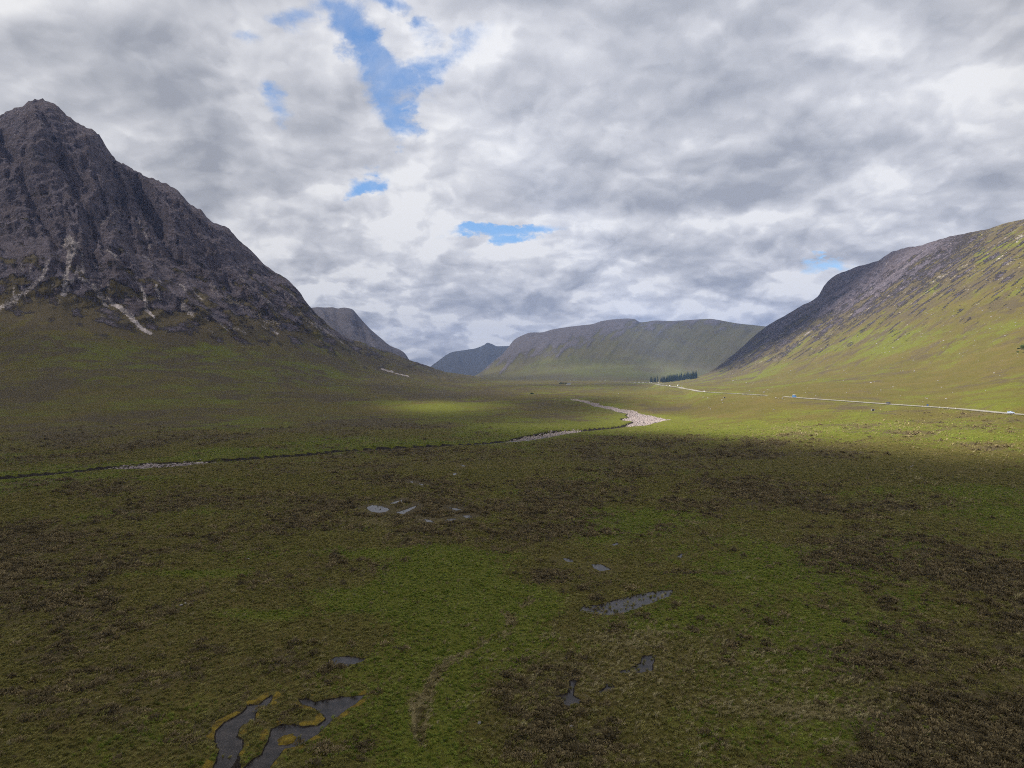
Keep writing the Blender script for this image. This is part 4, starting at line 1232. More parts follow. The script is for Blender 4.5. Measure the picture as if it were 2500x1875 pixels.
# ------------------------------------------------------------------ small builders
class MB:
    def __init__(self): self.v = []; self.f = []

    def box(self, x0, x1, y0, y1, z0, z1):
        b = len(self.v)
        self.v += [(x, y, z) for z in (z0, z1) for y in (y0, y1) for x in (x0, x1)]
        self.f += [tuple(b + i for i in q) for q in ((0, 2, 3, 1), (4, 5, 7, 6), (0, 1, 5, 4), (2, 6, 7, 3), (0, 4, 6, 2), (1, 3, 7, 5))]
        return self

    def quad(self, *p):
        b = len(self.v); self.v += list(p); self.f.append(tuple(range(b, b + len(p)))); return self

    def loft(self, rings, caps=True):
        b = len(self.v); n = len(rings[0])
        for r in rings: self.v += list(r)
        for i in range(len(rings) - 1):
            for j in range(n):
                self.f.append((b + i * n + j, b + i * n + (j + 1) % n, b + (i + 1) * n + (j + 1) % n, b + (i + 1) * n + j))
        if caps:
            self.f.append(tuple(b + j for j in reversed(range(n))))
            self.f.append(tuple(b + (len(rings) - 1) * n + j for j in range(n)))
        return self

    def cyl(self, p0, p1, r0, r1, n=10):
        a = Vector(p0); c = Vector(p1); d = (c - a).normalized()
        u = d.orthogonal().normalized(); w = d.cross(u)
        ring = lambda p, r: [tuple(p + u * (r * math.cos(2 * math.pi * k / n)) + w * (r * math.sin(2 * math.pi * k / n))) for k in range(n)]
        return self.loft([ring(a, r0), ring(c, r1)])

    def build(self, name, mat, parent=None, smooth=False):
        return mesh_obj(name, self.v, self.f, mat, parent, smooth=smooth)


def empty(name, loc=(0, 0, 0), rz=0.0):
    o = bpy.data.objects.new(name, None)
    o.location = loc; o.rotation_euler = (0, 0, rz); o.empty_display_size = 0.5
    COL.objects.link(o)
    return o


def copy_tree(o, parent=None):
    c = o.copy(); COL.objects.link(c)
    if parent is not None: c.parent = parent
    for ch in o.children:
        copy_tree(ch, c)
    return c


def paint(name, col):
    m, t, bs, o = new_mat(name)
    tcn = t.add('ShaderNodeTexCoord')
    n = t.noise(tcn.outputs['Object'], 2.5, 4, 0.6)
    t.put(bs.inputs['Base Color'], t.mix(n, tuple(c * 0.9 for c in col), col))
    bs.inputs['Roughness'].default_value = 0.35
    bs.inputs['Coat Weight'].default_value = 0.4
    return m


M_glass = plain('dark_window_glass', (0.018, 0.022, 0.027), 0.08, 0, 0.1)
M_tyre = plain('tyre_rubber', (0.018, 0.018, 0.018), 0.85)
M_rim = plain('alloy_rim', (0.42, 0.43, 0.45), 0.35, 0.8)
M_lampw = plain('headlight_glass', (0.75, 0.76, 0.78), 0.15)
M_lampr = plain('tail_light_red', (0.35, 0.02, 0.015), 0.25)


def wheels(root, xs, half, r):
    for x in xs:
        for s in (1, -1):
            w = MB().cyl((x, s * (half - 0.20), r), (x, s * half, r), r, r, 14).build('wheel', M_tyre, root)
            MB().cyl((x, s * (half - 0.02), r), (x, s * (half + 0.012), r), r * 0.62, r * 0.55, 10).build('rim', M_rim, w)


def make_car(name, label, mat, estate=False):
    root = empty(name)
    tag(root, label, 'car')
    # body: cross sections along the car, nose at +x
    st = [(-2.12, .45, .82, .70), (-2.05, .30, .98, .80), (-1.5, .22, 1.00, .88), (0.5, .20, .97, .90), (1.0, .20, .95, .90), (1.75, .24, .84, .86), (2.08, .32, .72, .78), (2.16, .42, .60, .66)]
    rings = []
    for x, zb, zt, hw in st:
        rings.append([(x, -hw * .92, zb), (x, -hw, zb + .18), (x, -hw, zt - .16), (x, -hw * .93, zt), (x, hw * .93, zt), (x, hw, zt - .16), (x, hw, zb + .18), (x, hw * .92, zb)])
    MB().loft([r[::-1] for r in rings]).build('body', mat, root, smooth=False)
    xr = -1.95 if estate else -1.75
    xt = -1.55 if estate else -1.05
    cab = [[(xr, -.80, .97), (1.0, -.80, .95), (1.0, .80, .95), (xr, .80, .97)], [(xt, -.64, 1.40), (.22, -.64, 1.43), (.22, .64, 1.43), (xt, .64, 1.40)], [(xt + .12, -.56, 1.45), (.08, -.56, 1.48), (.08, .56, 1.48), (xt + .12, .56, 1.45)]]
    MB().loft(cab).build('roof', mat, root)
    L = lambda a, b_, k: tuple(a[i] + (b_[i] - a[i]) * k for i in range(3))
    lo, hi = cab[0], cab[1]
    e = 0.012

    def pane(name, a, b_, c, d, off, m=.09):
        q = [L(a, c, m), L(b_, d, m), L(d, b_, m), L(c, a, m)]
        q = [tuple(p[i] + off[i] for i in range(3)) for p in q]
        back = [tuple(p[i] - off[i] * 1.6 for i in range(3)) for p in q]
        MB().loft([back, q]).build(name, M_glass, root)
    pane('windscreen', lo[1], lo[2], hi[2], hi[1], (e, 0, e))
    pane('rear_window', lo[3], lo[0], hi[0], hi[3], (-e, 0, e))
    for s, (a, b_) in ((-1, (0, 1)), (1, (3, 2))):
        for k0, k1 in ((.06, .48), (.52, .90)):
            pane('side_window', L(lo[a], lo[b_], k0), L(lo[a], lo[b_], k1), L(hi[a], hi[b_], k1), L(hi[a], hi[b_], k0), (0, s * e, e * .4))
    wheels(root, (1.32, -1.30), .86, .32)
    for s in (1, -1):
        MB().box(2.0, 2.115, s * .62 - .15, s * .62 + .15, .58, .70).build('headlight', M_lampw, root)
        MB().box(-2.14, -2.02, s * .62 - .13, s * .62 + .13, .72, .90).build('tail_light', M_lampr, root)
        MB().box(.62, .76, s * .98 - .10, s * .98 + .10, .93, 1.06).build('wing_mirror', mat, root)
    return root


def make_van(name, label, mat, top_mat=None, cat='van'):
    root = empty(name)
    tag(root, label, cat)
    st = [(-2.65, .45, 2.20, .92), (-2.55, .32, 2.38, .97), (.95, .30, 2.40, .98), (1.55, .30, 2.15, .97)]
    rings = [[(x, -hw * .95, zb), (x, -hw, zb + .2), (x, -hw * .98, zt - .35), (x, -hw * .86, zt), (x, hw * .86, zt), (x, hw * .98, zt - .35), (x, hw, zb + .2), (x, hw * .95, zb)] for x, zb, zt, hw in st]
    rings.append([(2.1, -.92, .30), (2.1, -.96, .5), (2.0, -.95, 1.1), (1.98, -.84, 1.22), (1.98, .84, 1.22), (2.0, .95, 1.1), (2.1, .96, .5), (2.1, .92, .30)])
    rings.append([(2.55, -.84, .36), (2.6, -.88, .5), (2.52, -.84, .92), (2.45, -.78, 1.0), (2.45, .78, 1.0), (2.52, .84, .92), (2.6, .88, .5), (2.55, .84, .36)])
    MB().loft([r[::-1] for r in rings]).build('body', mat, root)
    MB().loft([[(1.52, -.80, 2.20), (1.52, .80, 2.20), (1.60, .80, 2.17), (1.60, -.80, 2.17)], [(1.97, -.82, 1.26), (1.97, .82, 1.26), (2.03, .82, 1.28), (2.03, -.82, 1.28)]]).build('windscreen', M_glass, root)
    for s in (1, -1):
        y0, y1 = sorted((s * .93, s * .992))
        MB().box(.75, 1.45, y0, y1, 1.25, 1.95).build('side_window', M_glass, root)
        MB().box(-1.5, .35, y0, y1, 1.35, 1.95).build('side_window', M_glass, root)
        MB().box(2.45, 2.585, s * .64 - .14, s * .64 + .14, .70, .88).build('headlight', M_lampw, root)
        MB().box(-2.68, -2.6, s * .80 - .08, s * .80 + .08, .85, 1.25).build('tail_light', M_lampr, root)
        MB().box(1.7, 1.85, s * 1.10 - .10, s * 1.10 + .10, 1.25, 1.55).build('wing_mirror', M_tyre, root)
    MB().box(-2.62, -2.535, -.62, .62, 1.35, 1.95).build('rear_window', M_glass, root)
    wheels(root, (1.65, -1.55), .98, .35)
    if top_mat:
        MB().loft([[(-2.2, -.80, 2.405), (.8, -.80, 2.405), (.8, .80, 2.405), (-2.2, .80, 2.405)], [(-2.0, -.66, 2.60), (.5, -.66, 2.60), (.5, .66, 2.60), (-2.0, .66, 2.60)]]).build('pop_top', top_mat, root)
    return root


M_blue = paint('blue_van_paint', (0.05, 0.16, 0.36)); M_dark = paint('dark_car_paint', (0.035, 0.037, 0.055)); M_silver = paint('silver_blue_car_paint', (0.36, 0.42, 0.55)); M_white = paint('white_vehicle_paint', (0.78, 0.78, 0.77)); M_sgrey = paint('silver_car_paint', (0.5, 0.5, 0.52))


def on_road(o, px, lane, flip=False):
    p, a = road_at(px)
    n = (-math.sin(a), math.cos(a))
    o.location = (p[0] + n[0] * lane, p[1] + n[1] * lane, p[2] + 0.31)
    o.rotation_euler = (0, 0, a + (math.pi if flip else 0))


van0 = make_van('van', 'bright blue van driving on the road under the hill', M_blue, M_white)
on_road(van0, 1940, 1.6, True)
car0 = make_car('car', 'dark car on the road, between the blue van and the silver blue car', M_dark)
on_road(car0, 2162, -1.6)
car1 = make_car('car', 'silver blue car on the road near the right edge', M_silver, True)
on_road(car1, 2464, 1.6, True)
car2 = make_car('car', 'white car on the road between the blue van and the bend', M_white, True)
on_road(car2, 1721, 1.6, True)
car3 = make_car('car', 'silver car at the bend where the road disappears', M_sgrey)
on_road(car3, 1662, -1.6)


def place(o, px, row, rz=0.0, dz=0.0):
    p = on_ground(px, row)
    o.location = (p[0], p[1], p[2] + dz); o.rotation_euler = (0, 0, rz)
    return p


van1 = make_van('campervan', 'white campervan parked on the verge above the road bend', M_white, M_white, 'campervan')
place(van1, 1656.7, 942.5, 0.5, 0.05)
LAB_FAR = 'small white vehicle parked beside the far valley road'
for k, (px, row) in enumerate([(1538.6, 933.4), (1551, 935.4), (1560, 935), (1570, 935), (1578, 934.2), (1586.5, 934.6), (1591, 935.2), (1608, 936)]):
    o = copy_tree(van1 if k % 3 else car2)
    tag(o, LAB_FAR, 'vehicle', 'white vehicles parked in the far lay-by')
    place(o, px, row, 0.9 * k, 0.05)
for k, (px, row) in enumerate([(1300, 926.9), (1393.6, 929.2), (1401, 929.2), (1465, 930.9), (1478, 931.1)]):
    o = copy_tree(van1 if k % 2 == 0 else car2)
    tag(o, 'tiny white vehicle driving on the far valley road beyond the cottage', 'vehicle', 'white vehicles on the far valley road')
    p = place(o, px, row, 0.3, 0.35)
for k, (px, row, lab) in enumerate([(1628, 942.0, 'pale car beside the road where it dips, left of the campervan'), (1637, 942.8, 'white van beside the road where it dips, nearest to the campervan')]):
    o = copy_tree(car2 if k == 0 else van1)
    tag(o, lab, 'car' if k == 0 else 'van')
    place(o, px, row, 0.4, 0.05)

# marker posts, sign, culverts
M_post = plain('white_post', (0.75, 0.74, 0.70), 0.6); M_black = plain('black_band', (0.02, 0.02, 0.02), 0.6); M_sign = plain('blue_sign_face', (0.03, 0.09, 0.26), 0.4); M_grey = plain('galvanised_steel', (0.32, 0.33, 0.34), 0.5, 0.6)
post0 = empty('marker_post')
tag(post0, 'short white marker post on the uphill verge of the road', 'marker post', 'white marker posts along the road')
MB().box(-.065, .065, -.04, .04, -.3, 1.1).build('post', M_post, post0)
MB().box(-.068, .068, -.043, .043, .78, .92).build('band', M_black, post0)
for k, px in enumerate((2264.7, 2284, 2302.6, 2321.5, 2341, 2359)):
    o = post0 if k == 0 else copy_tree(post0)
    on_road(o, px, 4.6)
    o.location.z -= 0.25
sg = empty('road_sign'); tag(sg, 'small blue road sign on grey posts behind the marker posts', 'road sign')
for s in (-.4, .4):
    MB().cyl((s, 0, -.4), (s, 0, 2.0), .05, .05, 8).build('post', M_grey, sg)
MB().box(-.6, .6, -.09, -.055, 1.0, 2.0).build('panel', M_sign, sg)
on_road(sg, 2295, 7.2); sg.rotation_euler.z = -0.3
M_stone = plain('field_stone', (0.26, 0.24, 0.22), 0.9, 0, 0.3, 2)
M_hole = plain('hole_shade', (0.012, 0.011, 0.010), 0.9)
for px, row, lab in ((2131.6, 1003, 'dark culvert opening in the grass below the road and the dark car'), (1769, 972, 'dark culvert opening in bright grass below the road, left of the blue van')):
    o = empty('culvert'); tag(o, lab, 'culvert')
    m = MB(); m.box(-1.3, -.85, -.35, .35, -.4, 1.0); m.box(.85, 1.3, -.35, .35, -.4, 1.0); m.box(-1.3, 1.3, -.35, .35, 1.003, 1.25)
    m.build('headwall', M_stone, o)
    MB().loft([[(-.84, -.30, -.3), (.84, -.30, -.3), (.84, -.30, .98), (-.84, -.30, .98)], [(-.84, 1.2, -.3), (.84, 1.2, -.3), (.84, 1.2, .98), (-.84, 1.2, .98)]]).build('opening', M_hole, o)  # solid near-black block: shade inside the culvert put into its colour
    place(o, px, row, 0.0, 0.2)

# ------------------------------------------------------------------ stones
def rock_mesh(seed, n=10, m=6, flat=0.65):
    rg = np.random.default_rng(seed)
    v = []; f = []
    axis = rg.normal(size=(7, 3)); axis /= np.linalg.norm(axis, axis=1, keepdims=True); cut = rg.uniform(0.62, 0.95, 7)
    for i in range(m + 1):
        th = math.pi * i / m
        for j in range(n):
            a = 2 * math.pi * (j + 0.5 * (i % 2)) / n
            d = np.array([math.sin(th) * math.cos(a), math.sin(th) * math.sin(a), math.cos(th)])
            dots = axis @ d
            r = min([1.0] + [c / x for c, x in zip(cut, dots) if x > 0.3]) * rg.uniform(.95, 1.05)
            v.append((d[0] * r, d[1] * r * .8, d[2] * r * flat))
    for i in range(m):
        for j in range(n):
            f.append((i * n + j, (i + 1) * n + j, (i + 1) * n + (j + 1) % n, i * n + (j + 1) % n))
    return np.array(v), f


def rock_material(name, lo, hi):
    m, t, bs, o = new_mat(name)
    g = t.add('ShaderNodeNewGeometry')
    n = t.noise(g.outputs['Position'], 1.4, 5, 0.65); n2 = t.noise(g.outputs['Position'], 0.33, 3, 0.6)
    c = t.mix(t.sstep(n, .3, .7), lo, hi)
    c = t.mix(t.sstep(n2, .4, .7), c, tuple((a + b_) / 2.4 for a, b_ in zip(lo, hi)))
    t.put(bs.inputs['Base Color'], c); bs.inputs['Roughness'].default_value = 0.9
    return m


M_boulder = rock_material('pale_boulder', (0.17, 0.155, 0.145), (0.36, 0.34, 0.32))
M_gravel = rock_material('river_gravel', (0.15, 0.12, 0.114), (0.40, 0.335, 0.32))
protos = [rock_mesh(500 + k) for k in range(4)]
bmesh_ = []
for k in range(4):
    me = bpy.data.meshes.new('boulder'); me.from_pydata([tuple(p) for p in protos[k][0]], [], protos[k][1]); me.materials.append(M_boulder); bmesh_.append(me)
BOULD = {
    'pale boulder lying on the sunlit hillside above the road': ('pale boulders on the sunlit hillside', [(2418, 762), (2319, 811), (2303, 832), (2333, 826), (2385, 810), (2404, 813), (2478, 788), (2479, 795), (2427, 911), (2299, 946), (2140, 840), (2180, 850), (2020, 880), (1930, 905), (2060, 930), (2230, 880), (2290, 930), (2260, 972), (2310, 974), (2345, 975), (2350, 870), (1790, 930), (1838, 938), (1822, 935)]),
    'pale boulder in the grass below the road': ('pale boulders below the road', [(1731, 995), (1735, 999), (1790, 985), (1539, 958), (1560, 955), (1717, 970), (1728, 972), (1765, 983), (1890, 1000), (1510, 962)]),
    'pale boulder on the shaded moor between the river and the dark mountain': ('pale boulders on the moor beyond the river', [(937, 944), (941, 946), (790, 1014), (794, 1019), (1108, 986), (1172, 998), (1233, 1013), (1269, 1005), (772, 972), (840, 932), (880, 934), (1080, 960), (600, 1048), (638, 1047), (330, 1037), (640, 1045), (1290, 963), (1304, 964), (1312, 963), (1378, 960)]),
    'pale boulder on the open brown moor on the near side of the river': ('pale boulders on the near moor', [(2230, 1137), (2226, 1140), (440, 1480), (832, 1111), (905, 1120), (120, 1235), (700, 1170), (450, 1475), (605, 1366), (1170, 1770), (1395, 1780)]),
}
kk = 0
for lab, (grp, pts) in BOULD.items():
    for px, row in pts:
        p = on_ground(px, row)
        Rr = math.hypot(p[0], p[1])
        s = min(2.0, random.uniform(1.5, 3.1) / FPX * Rr / 1.4) if Rr > 250 else random.uniform(.25, .45)
        o = bpy.data.objects.new('boulder', bmesh_[kk % 4]); kk += 1
        o.location = (p[0], p[1], p[2] + .15 * s); o.scale = (s, s, s); o.rotation_euler = (0, 0, random.uniform(0, 6.28))
        COL.objects.link(o); tag(o, lab, 'boulder', grp)
# river gravel: loose stones on the bars, one mass
gi = np.nonzero((gravel > 0.45) & (np.abs(phi) < 0.7)[None])
gw = (R1[gi] * np.gradient(R1, axis=0)[gi]); gw = np.abs(gw); gw /= gw.sum()
pick = RNG.choice(len(gi[0]), 5200, p=gw)
sv_, sf_ = [], []
off = 0
small = [rock_mesh(520 + k, 6, 4) for k in range(4)]
for q in pick:
    i, j = gi[0][q], gi[1][q]
    di = min(i + 1, NR - 1); ft = RNG.random(); fc = RNG.random()
    p = np.array([X[i, j], Y[i, j], Z[i, j]]); p = p + ft * (np.array([X[di, j], Y[di, j], Z[di, j]]) - p) + fc * (np.array([X[i, j + 1], Y[i, j + 1], Z[i, j + 1]]) - p)
    vv2, ff2 = small[RNG.integers(4)]
    s = RNG.lognormal(-0.75, 0.5) * (0.8 + R1[i, j] / 900); s = min(s * 0.72, 1.2)
    a = RNG.random() * 6.28; ca, sa = math.cos(a), math.sin(a)
    w_ = vv2 * s
    sv_.append(np.stack([w_[:, 0] * ca - w_[:, 1] * sa + p[0], w_[:, 0] * sa + w_[:, 1] * ca + p[1], w_[:, 2] + p[2] + .1 * s], 1))
    sf_.append(np.array(ff2) + off); off += len(vv2)
o = grid_mesh('gravel', np.concatenate(sv_), np.concatenate(sf_), M_gravel, smooth=False)
tag(o, 'pinkish grey river stones heaped on the gravel bars', 'gravel', kind='stuff')

sv_, sf_ = [], []; off = 0
for q in range(2600):
    if q < 1900 and q % 2:
        continue
    if q < 1900:
        px = RNG.uniform(1760, 2540); row = np.interp(px, [1760, 2540], [900, 600]) + abs(RNG.normal(0, 110)); 
        if row > 985: continue
    else:
        px = RNG.uniform(-20, 1000); row = np.interp(px, [0, 500, 1000], [740, 770, 900]) + RNG.normal(10, 36)
    if perlin(np.array([px / 46.0]), np.array([row / 26.0]), 555)[0] < -0.05 and RNG.random() < .8: continue
    p = on_ground(px, row)
    if px < 1000 and row < 700: continue
    vv2, ff2 = small[RNG.integers(4)]
    s = min(RNG.lognormal(-.55, .45), 1.5) * (0.6 + p[1] / 2600); a = RNG.random() * 6.28; ca, sa = math.cos(a), math.sin(a)
    w_ = vv2 * s
    sv_.append(np.stack([w_[:, 0] * ca - w_[:, 1] * sa + p[0], w_[:, 0] * sa + w_[:, 1] * ca + p[1], w_[:, 2] + p[2] + .15 * s], 1))
    sf_.append(np.array(ff2) + off); off += len(vv2)
o = grid_mesh('stones', np.concatenate(sv_), np.concatenate(sf_), M_boulder, smooth=False)
tag(o, 'loose grey stones strewn below the crags of both hills', 'stones', kind='stuff')

# ------------------------------------------------------------------ trees
def leaf_mat(name, lo, hi):
    m, t, bs, o = new_mat(name)
    g = t.add('ShaderNodeNewGeometry'); oi = t.add('ShaderNodeObjectInfo')
    n = t.noise(g.outputs['Position'], 0.9, 3, 0.6)
    k = t.math('ADD', t.math('MULTIPLY', n, 0.6), t.math('MULTIPLY', oi.outputs['Random'], 0.4))
    t.put(bs.inputs['Base Color'], t.mix(k, lo, hi)); bs.inputs['Roughness'].default_value = 0.8
    bs.inputs['Specular IOR Level'].default_value = 0.2
    return m


M_spruce = leaf_mat('spruce_needles', (0.010, 0.022, 0.010), (0.030, 0.055, 0.022)); M_leaf = leaf_mat('broad_leaves', (0.020, 0.042, 0.012), (0.055, 0.090, 0.022)); M_bark = plain('bark', (0.07, 0.055, 0.045), 0.9, 0, .3)


def spruce(seed):
    rg = random.Random(seed)
    H = rg.uniform(22, 27)
    root = empty('spruce_tree')
    MB().cyl((0, 0, -1), (0, 0, H * .97), .34, .04, 7).build('trunk', M_bark, root)
    m = MB(); n = 22
    for i in range(n):
        z = H * (.10 + .88 * i / (n - 1)); reach = (1 - (z / H)) ** .85 * 4.4 * rg.uniform(.75, 1.15) + .25
        for k in range(8):
            a = rg.uniform(0, 6.28); r = reach * rg.uniform(.6, 1.1); w = .34 * r + .18; dr = r * rg.uniform(.25, .55); zz_ = z + rg.uniform(-.4, .4)
            ca, sa = math.cos(a), math.sin(a)
            P_ = lambda d, s, h: (ca * d - sa * s, sa * d + ca * s, zz_ + h)
            m.quad(P_(0, 0, .15), P_(r * .55, -w, -dr * .5), P_(r, 0, -dr), P_(r * .55, w, -dr * .5))
            m.quad(P_(r * .25, 0, .05), P_(r * .6, -w * .15, -dr * .4 - .7), P_(r * .9, 0, -dr * .9), P_(r * .6, w * .15, -dr * .3))
    m.build('crown', M_spruce, root)
    return root


def broadleaf(seed, H=7.0, spread=3.2, name='tree', n=900):
    rg = random.Random(seed)
    root = empty(name)
    m = MB().cyl((0, 0, -.5), (0, 0, H * .45), .28, .16, 7)
    lobes = []
    for k in range(9):
        a = rg.uniform(0, 6.28); d = spread * rg.uniform(.25, .75); z = H * rg.uniform(.45, .82)
        c = (d * math.cos(a), d * math.sin(a), z); lobes.append((c, spread * rg.uniform(.35, .55)))
        m.cyl((0, 0, H * rg.uniform(.2, .42)), (c[0] * .8, c[1] * .8, c[2] * .95), .11, .03, 5)
    m.build('trunk', M_bark, root)
    m = MB()
    for k in range(n):
        c, r = rg.choice(lobes)
        d = Vector((rg.gauss(0, 1), rg.gauss(0, 1), rg.gauss(0, .8))).normalized() * (r * rg.uniform(.55, 1.08))
        p = Vector(c) + d; s = rg.uniform(.16, .34)
        u = Vector((rg.gauss(0, 1), rg.gauss(0, 1), rg.gauss(0, 1))).normalized(); w = u.orthogonal()
        m.quad(tuple(p - u * s), tuple(p - w * s * .6), tuple(p + u * s), tuple(p + w * s * .6))
    m.build('crown', M_leaf, root)
    return root


sp = [spruce(600 + k) for k in range(4)]
spots = []
for k in range(118):
    f_ = (k + .5) / 118
    px = 1612 + 90 * (0.02 + 0.98 * f_) + random.uniform(-2, 2)
    base = np.interp(px, [1612, 1640, 1670, 1702], [934.2, 931.5, 927.5, 923.5]) + random.uniform(-2.2, 1.0)
    spots.append((px, base, 'dark spruce standing in the plantation block at the foot of the sunny hill', 'spruce plantation block', random.uniform(.74, 1.18) * np.interp(px, [1612, 1635, 1660, 1702], [.72, .9, 1.08, 1.0])))
for k in range(11):
    spots.append((random.uniform(1586, 1608), random.uniform(932.2, 934.6), 'tall spruce in the loose stand beside the parked vehicles, left of the plantation', 'spruces left of the plantation', random.uniform(.65, .95)))
for k, (px, row, lab, grp, s) in enumerate(spots):
    o = sp[k] if k < 4 else copy_tree(sp[k % 4])
    place(o, px, row, random.uniform(0, 6.28)); o.scale = (s, s, s)
    tag(o, lab, 'spruce tree', grp)
bt = broadleaf(640, 7.5, 3.4)
for k, px in enumerate((1366, 1369.5, 1373, 1377, 1381, 1385, 1391)):
    o = bt if k == 0 else copy_tree(bt)
    place(o, px, 939.0, 1.3 * k); s = random.uniform(.75, 1.1); o.scale = (s, s, s)
    tag(o, 'low dark broadleaf tree sheltering the white cottage', 'tree', 'trees around the cottage')
o = broadleaf(650, 9, 4.5, 'tree', 1500); place(o, 2500, 862, 0); tag(o, 'dark rounded tree cut by the right edge on the hillside', 'tree')
b0 = broadleaf(655, 1.6, 1.5, 'bush', 260)
for k, (px, row, lab) in enumerate([(1299, 962, 'dark bush beside pale stones on the moor'), (2484, 860, 'small dark bush just left of the tree at the right edge'), (2486, 852, 'small dark bush up the slope left of the tree at the right edge')]):
    o = b0 if k == 0 else copy_tree(b0)
    s = 1.8 if k == 0 else .9
    place(o, px, row, k); o.scale = (s * 1.4, s, s * .8); tag(o, lab, 'bush')

# ------------------------------------------------------------------ cottage
M_wash = plain('whitewash', (0.78, 0.77, 0.74), 0.8, 0, .06); M_slate = plain('slate', (0.10, 0.105, 0.115), 0.7, 0, .25); M_door = plain('dark_door', (0.08, 0.04, 0.03), 0.6)
ct = empty('cottage'); tag(ct, 'small white cottage with slate roof in front of dark trees on the valley floor', 'cottage')
MB().box(-5.5, 5.5, -2.6, 2.6, -.6, 3.0).build('wall', M_wash, ct)
rf = MB().loft([[(-5.7, -3.0, 2.9), (-5.7, 3.0, 2.9), (-5.7, 0, 5.3)], [(5.7, -3.0, 2.9), (5.7, 3.0, 2.9), (5.7, 0, 5.3)]]).build('roof', M_slate, ct)
for x in (-5.1, 5.1):
    MB().box(x - .5, x + .5, -.45, .45, 4.6, 6.3).build('chimney', M_wash, rf)
for x in (-3.3, 3.3):
    w = MB().box(x - .5, x + .5, -2.66, -2.55, 1.0, 2.3).build('window', M_glass, ct)
    MB().box(x - .62, x + .62, -2.72, -2.58, .88, .995).build('sill', M_stone, w)
MB().box(-.5, .5, -2.67, -2.55, -.2, 2.1).build('door', M_door, ct)
place(ct, 1388.5, 939.6, 0.12)

# ------------------------------------------------------------------ heather and grass on the near moor
def clump_obj(name, quads, mat):
    m = MB()
    for q in quads: m.quad(*q)
    me = bpy.data.meshes.new(name); me.from_pydata(m.v, [], m.f); me.materials.append(mat)
    return bpy.data.objects.new(name, me)      # instanced below; never linked on its own


def heather_quads(seed):
    rg = random.Random(seed); L = []
    for k in range(46):
        th = math.acos(rg.uniform(0.05, 1)); a = rg.uniform(0, 6.28); r = rg.uniform(.30, .52)
        p = Vector((math.sin(th) * math.cos(a) * r * 1.2, math.sin(th) * math.sin(a) * r * 1.2, math.cos(th) * r * .85))
        up = (p.normalized() + Vector((rg.gauss(0, .3), rg.gauss(0, .3), .5 + rg.gauss(0, .3)))).normalized()
        sd = up.cross(Vector((rg.gauss(0, 1), rg.gauss(0, 1), rg.gauss(0, 1)))).normalized()
        h = rg.uniform(.10, .20); w = rg.uniform(.04, .085)
        L.append((tuple(p - up * h - sd * w * .4), tuple(p - sd * w), tuple(p + up * h * .7), tuple(p + sd * w)))
    return L


def grass_quads(seed, n=34, h0=.5, lean=.25):
    rg = random.Random(seed); L = []
    for k in range(n):
        a = rg.uniform(0, 6.28); r = rg.uniform(0, .26); b_ = Vector((r * math.cos(a), r * math.sin(a), -.04))
        h = h0 * rg.uniform(.55, 1.1); d = Vector((math.cos(a) * rg.uniform(.1, .8) + lean, math.sin(a) * rg.uniform(.1, .8) - lean * .5, 0)) * h * .7
        w = Vector((-math.sin(a + rg.uniform(-1, 1)), math.cos(a), 0)) * rg.uniform(.018, .034)
        m_ = b_ + d * .35 + Vector((0, 0, h * .62)); t_ = b_ + d + Vector((0, 0, h * .88))
        L.append((tuple(b_ - w), tuple(b_ + w), tuple(m_ + w * .8), tuple(m_ - w * .8)))
        L.append((tuple(m_ - w * .8), tuple(m_ + w * .8), tuple(t_)))
    return L


def tuft_mat(name, lo, mid, hi):
    m, t, bs, o = new_mat(name)
    g = t.add('ShaderNodeNewGeometry'); oi = t.add('ShaderNodeObjectInfo')
    n = t.noise(g.outputs['Position'], 0.22, 3, 0.6)
    k = t.math('ADD', t.math('MULTIPLY', t.sstep(n, .3, .7), .5), t.math('MULTIPLY', oi.outputs['Random'], .6))
    c = t.mix(t.lin(k, 0, .55), lo, mid); c = t.mix(t.lin(k, .55, 1.1), c, hi)
    t.put(bs.inputs['Base Color'], c); bs.inputs['Roughness'].default_value = 0.85; bs.inputs['Specular IOR Level'].default_value = 0.15
    return m


SRC = {
    'heather': clump_obj('heather', heather_quads(701), tuft_mat('heather_twigs', (0.070, 0.056, 0.028), (0.160, 0.125, 0.062), (0.30, 0.235, 0.12))),
    'grass': clump_obj('grass', grass_quads(702), tuft_mat('olive_grass', (0.105, 0.098, 0.026), (0.195, 0.182, 0.050), (0.33, 0.29, 0.10))),
    'green_grass': clump_obj('green_grass', grass_quads(703, 34, .42), tuft_mat('green_grass_blades', (0.090, 0.125, 0.016), (0.170, 0.215, 0.030), (0.29, 0.31, 0.07))),
    'straw_grass': clump_obj('straw_grass', grass_quads(704, 30, .6, .4), tuft_mat('straw_blades', (0.17, 0.145, 0.055), (0.29, 0.245, 0.11), (0.44, 0.385, 0.21))),
}
NT_ = 330000
RFAR = 640.0
ph_ = RNG.uniform(-0.69, 0.69, NT_)
r_ = np.where(RNG.random(NT_) < 0.62, RNG.uniform(58, 300, NT_), RNG.uniform(300, RFAR, NT_))
ci = np.interp(ph_, phi, np.arange(NC))
ST = np.cumsum([0, 14 + SEG[0]] + SEG[1:])
rk3 = np.interp(ph_, phi, RK[3]); rk4 = np.interp(ph_, phi, RK[4])
ri = np.interp(np.minimum(r_, 299.9), R0[:ST[2] + 1, NC // 2], np.arange(ST[2] + 1))
ri = np.where(r_ > 300, ST[2] + SEG[2] * (1 / 300 - 1 / r_) / (1 / 300 - 1 / rk3), ri)
ri = np.where(r_ > rk3, ST[3] + SEG[3] * (1 / rk3 - 1 / r_) / (1 / rk3 - 1 / rk4), ri)


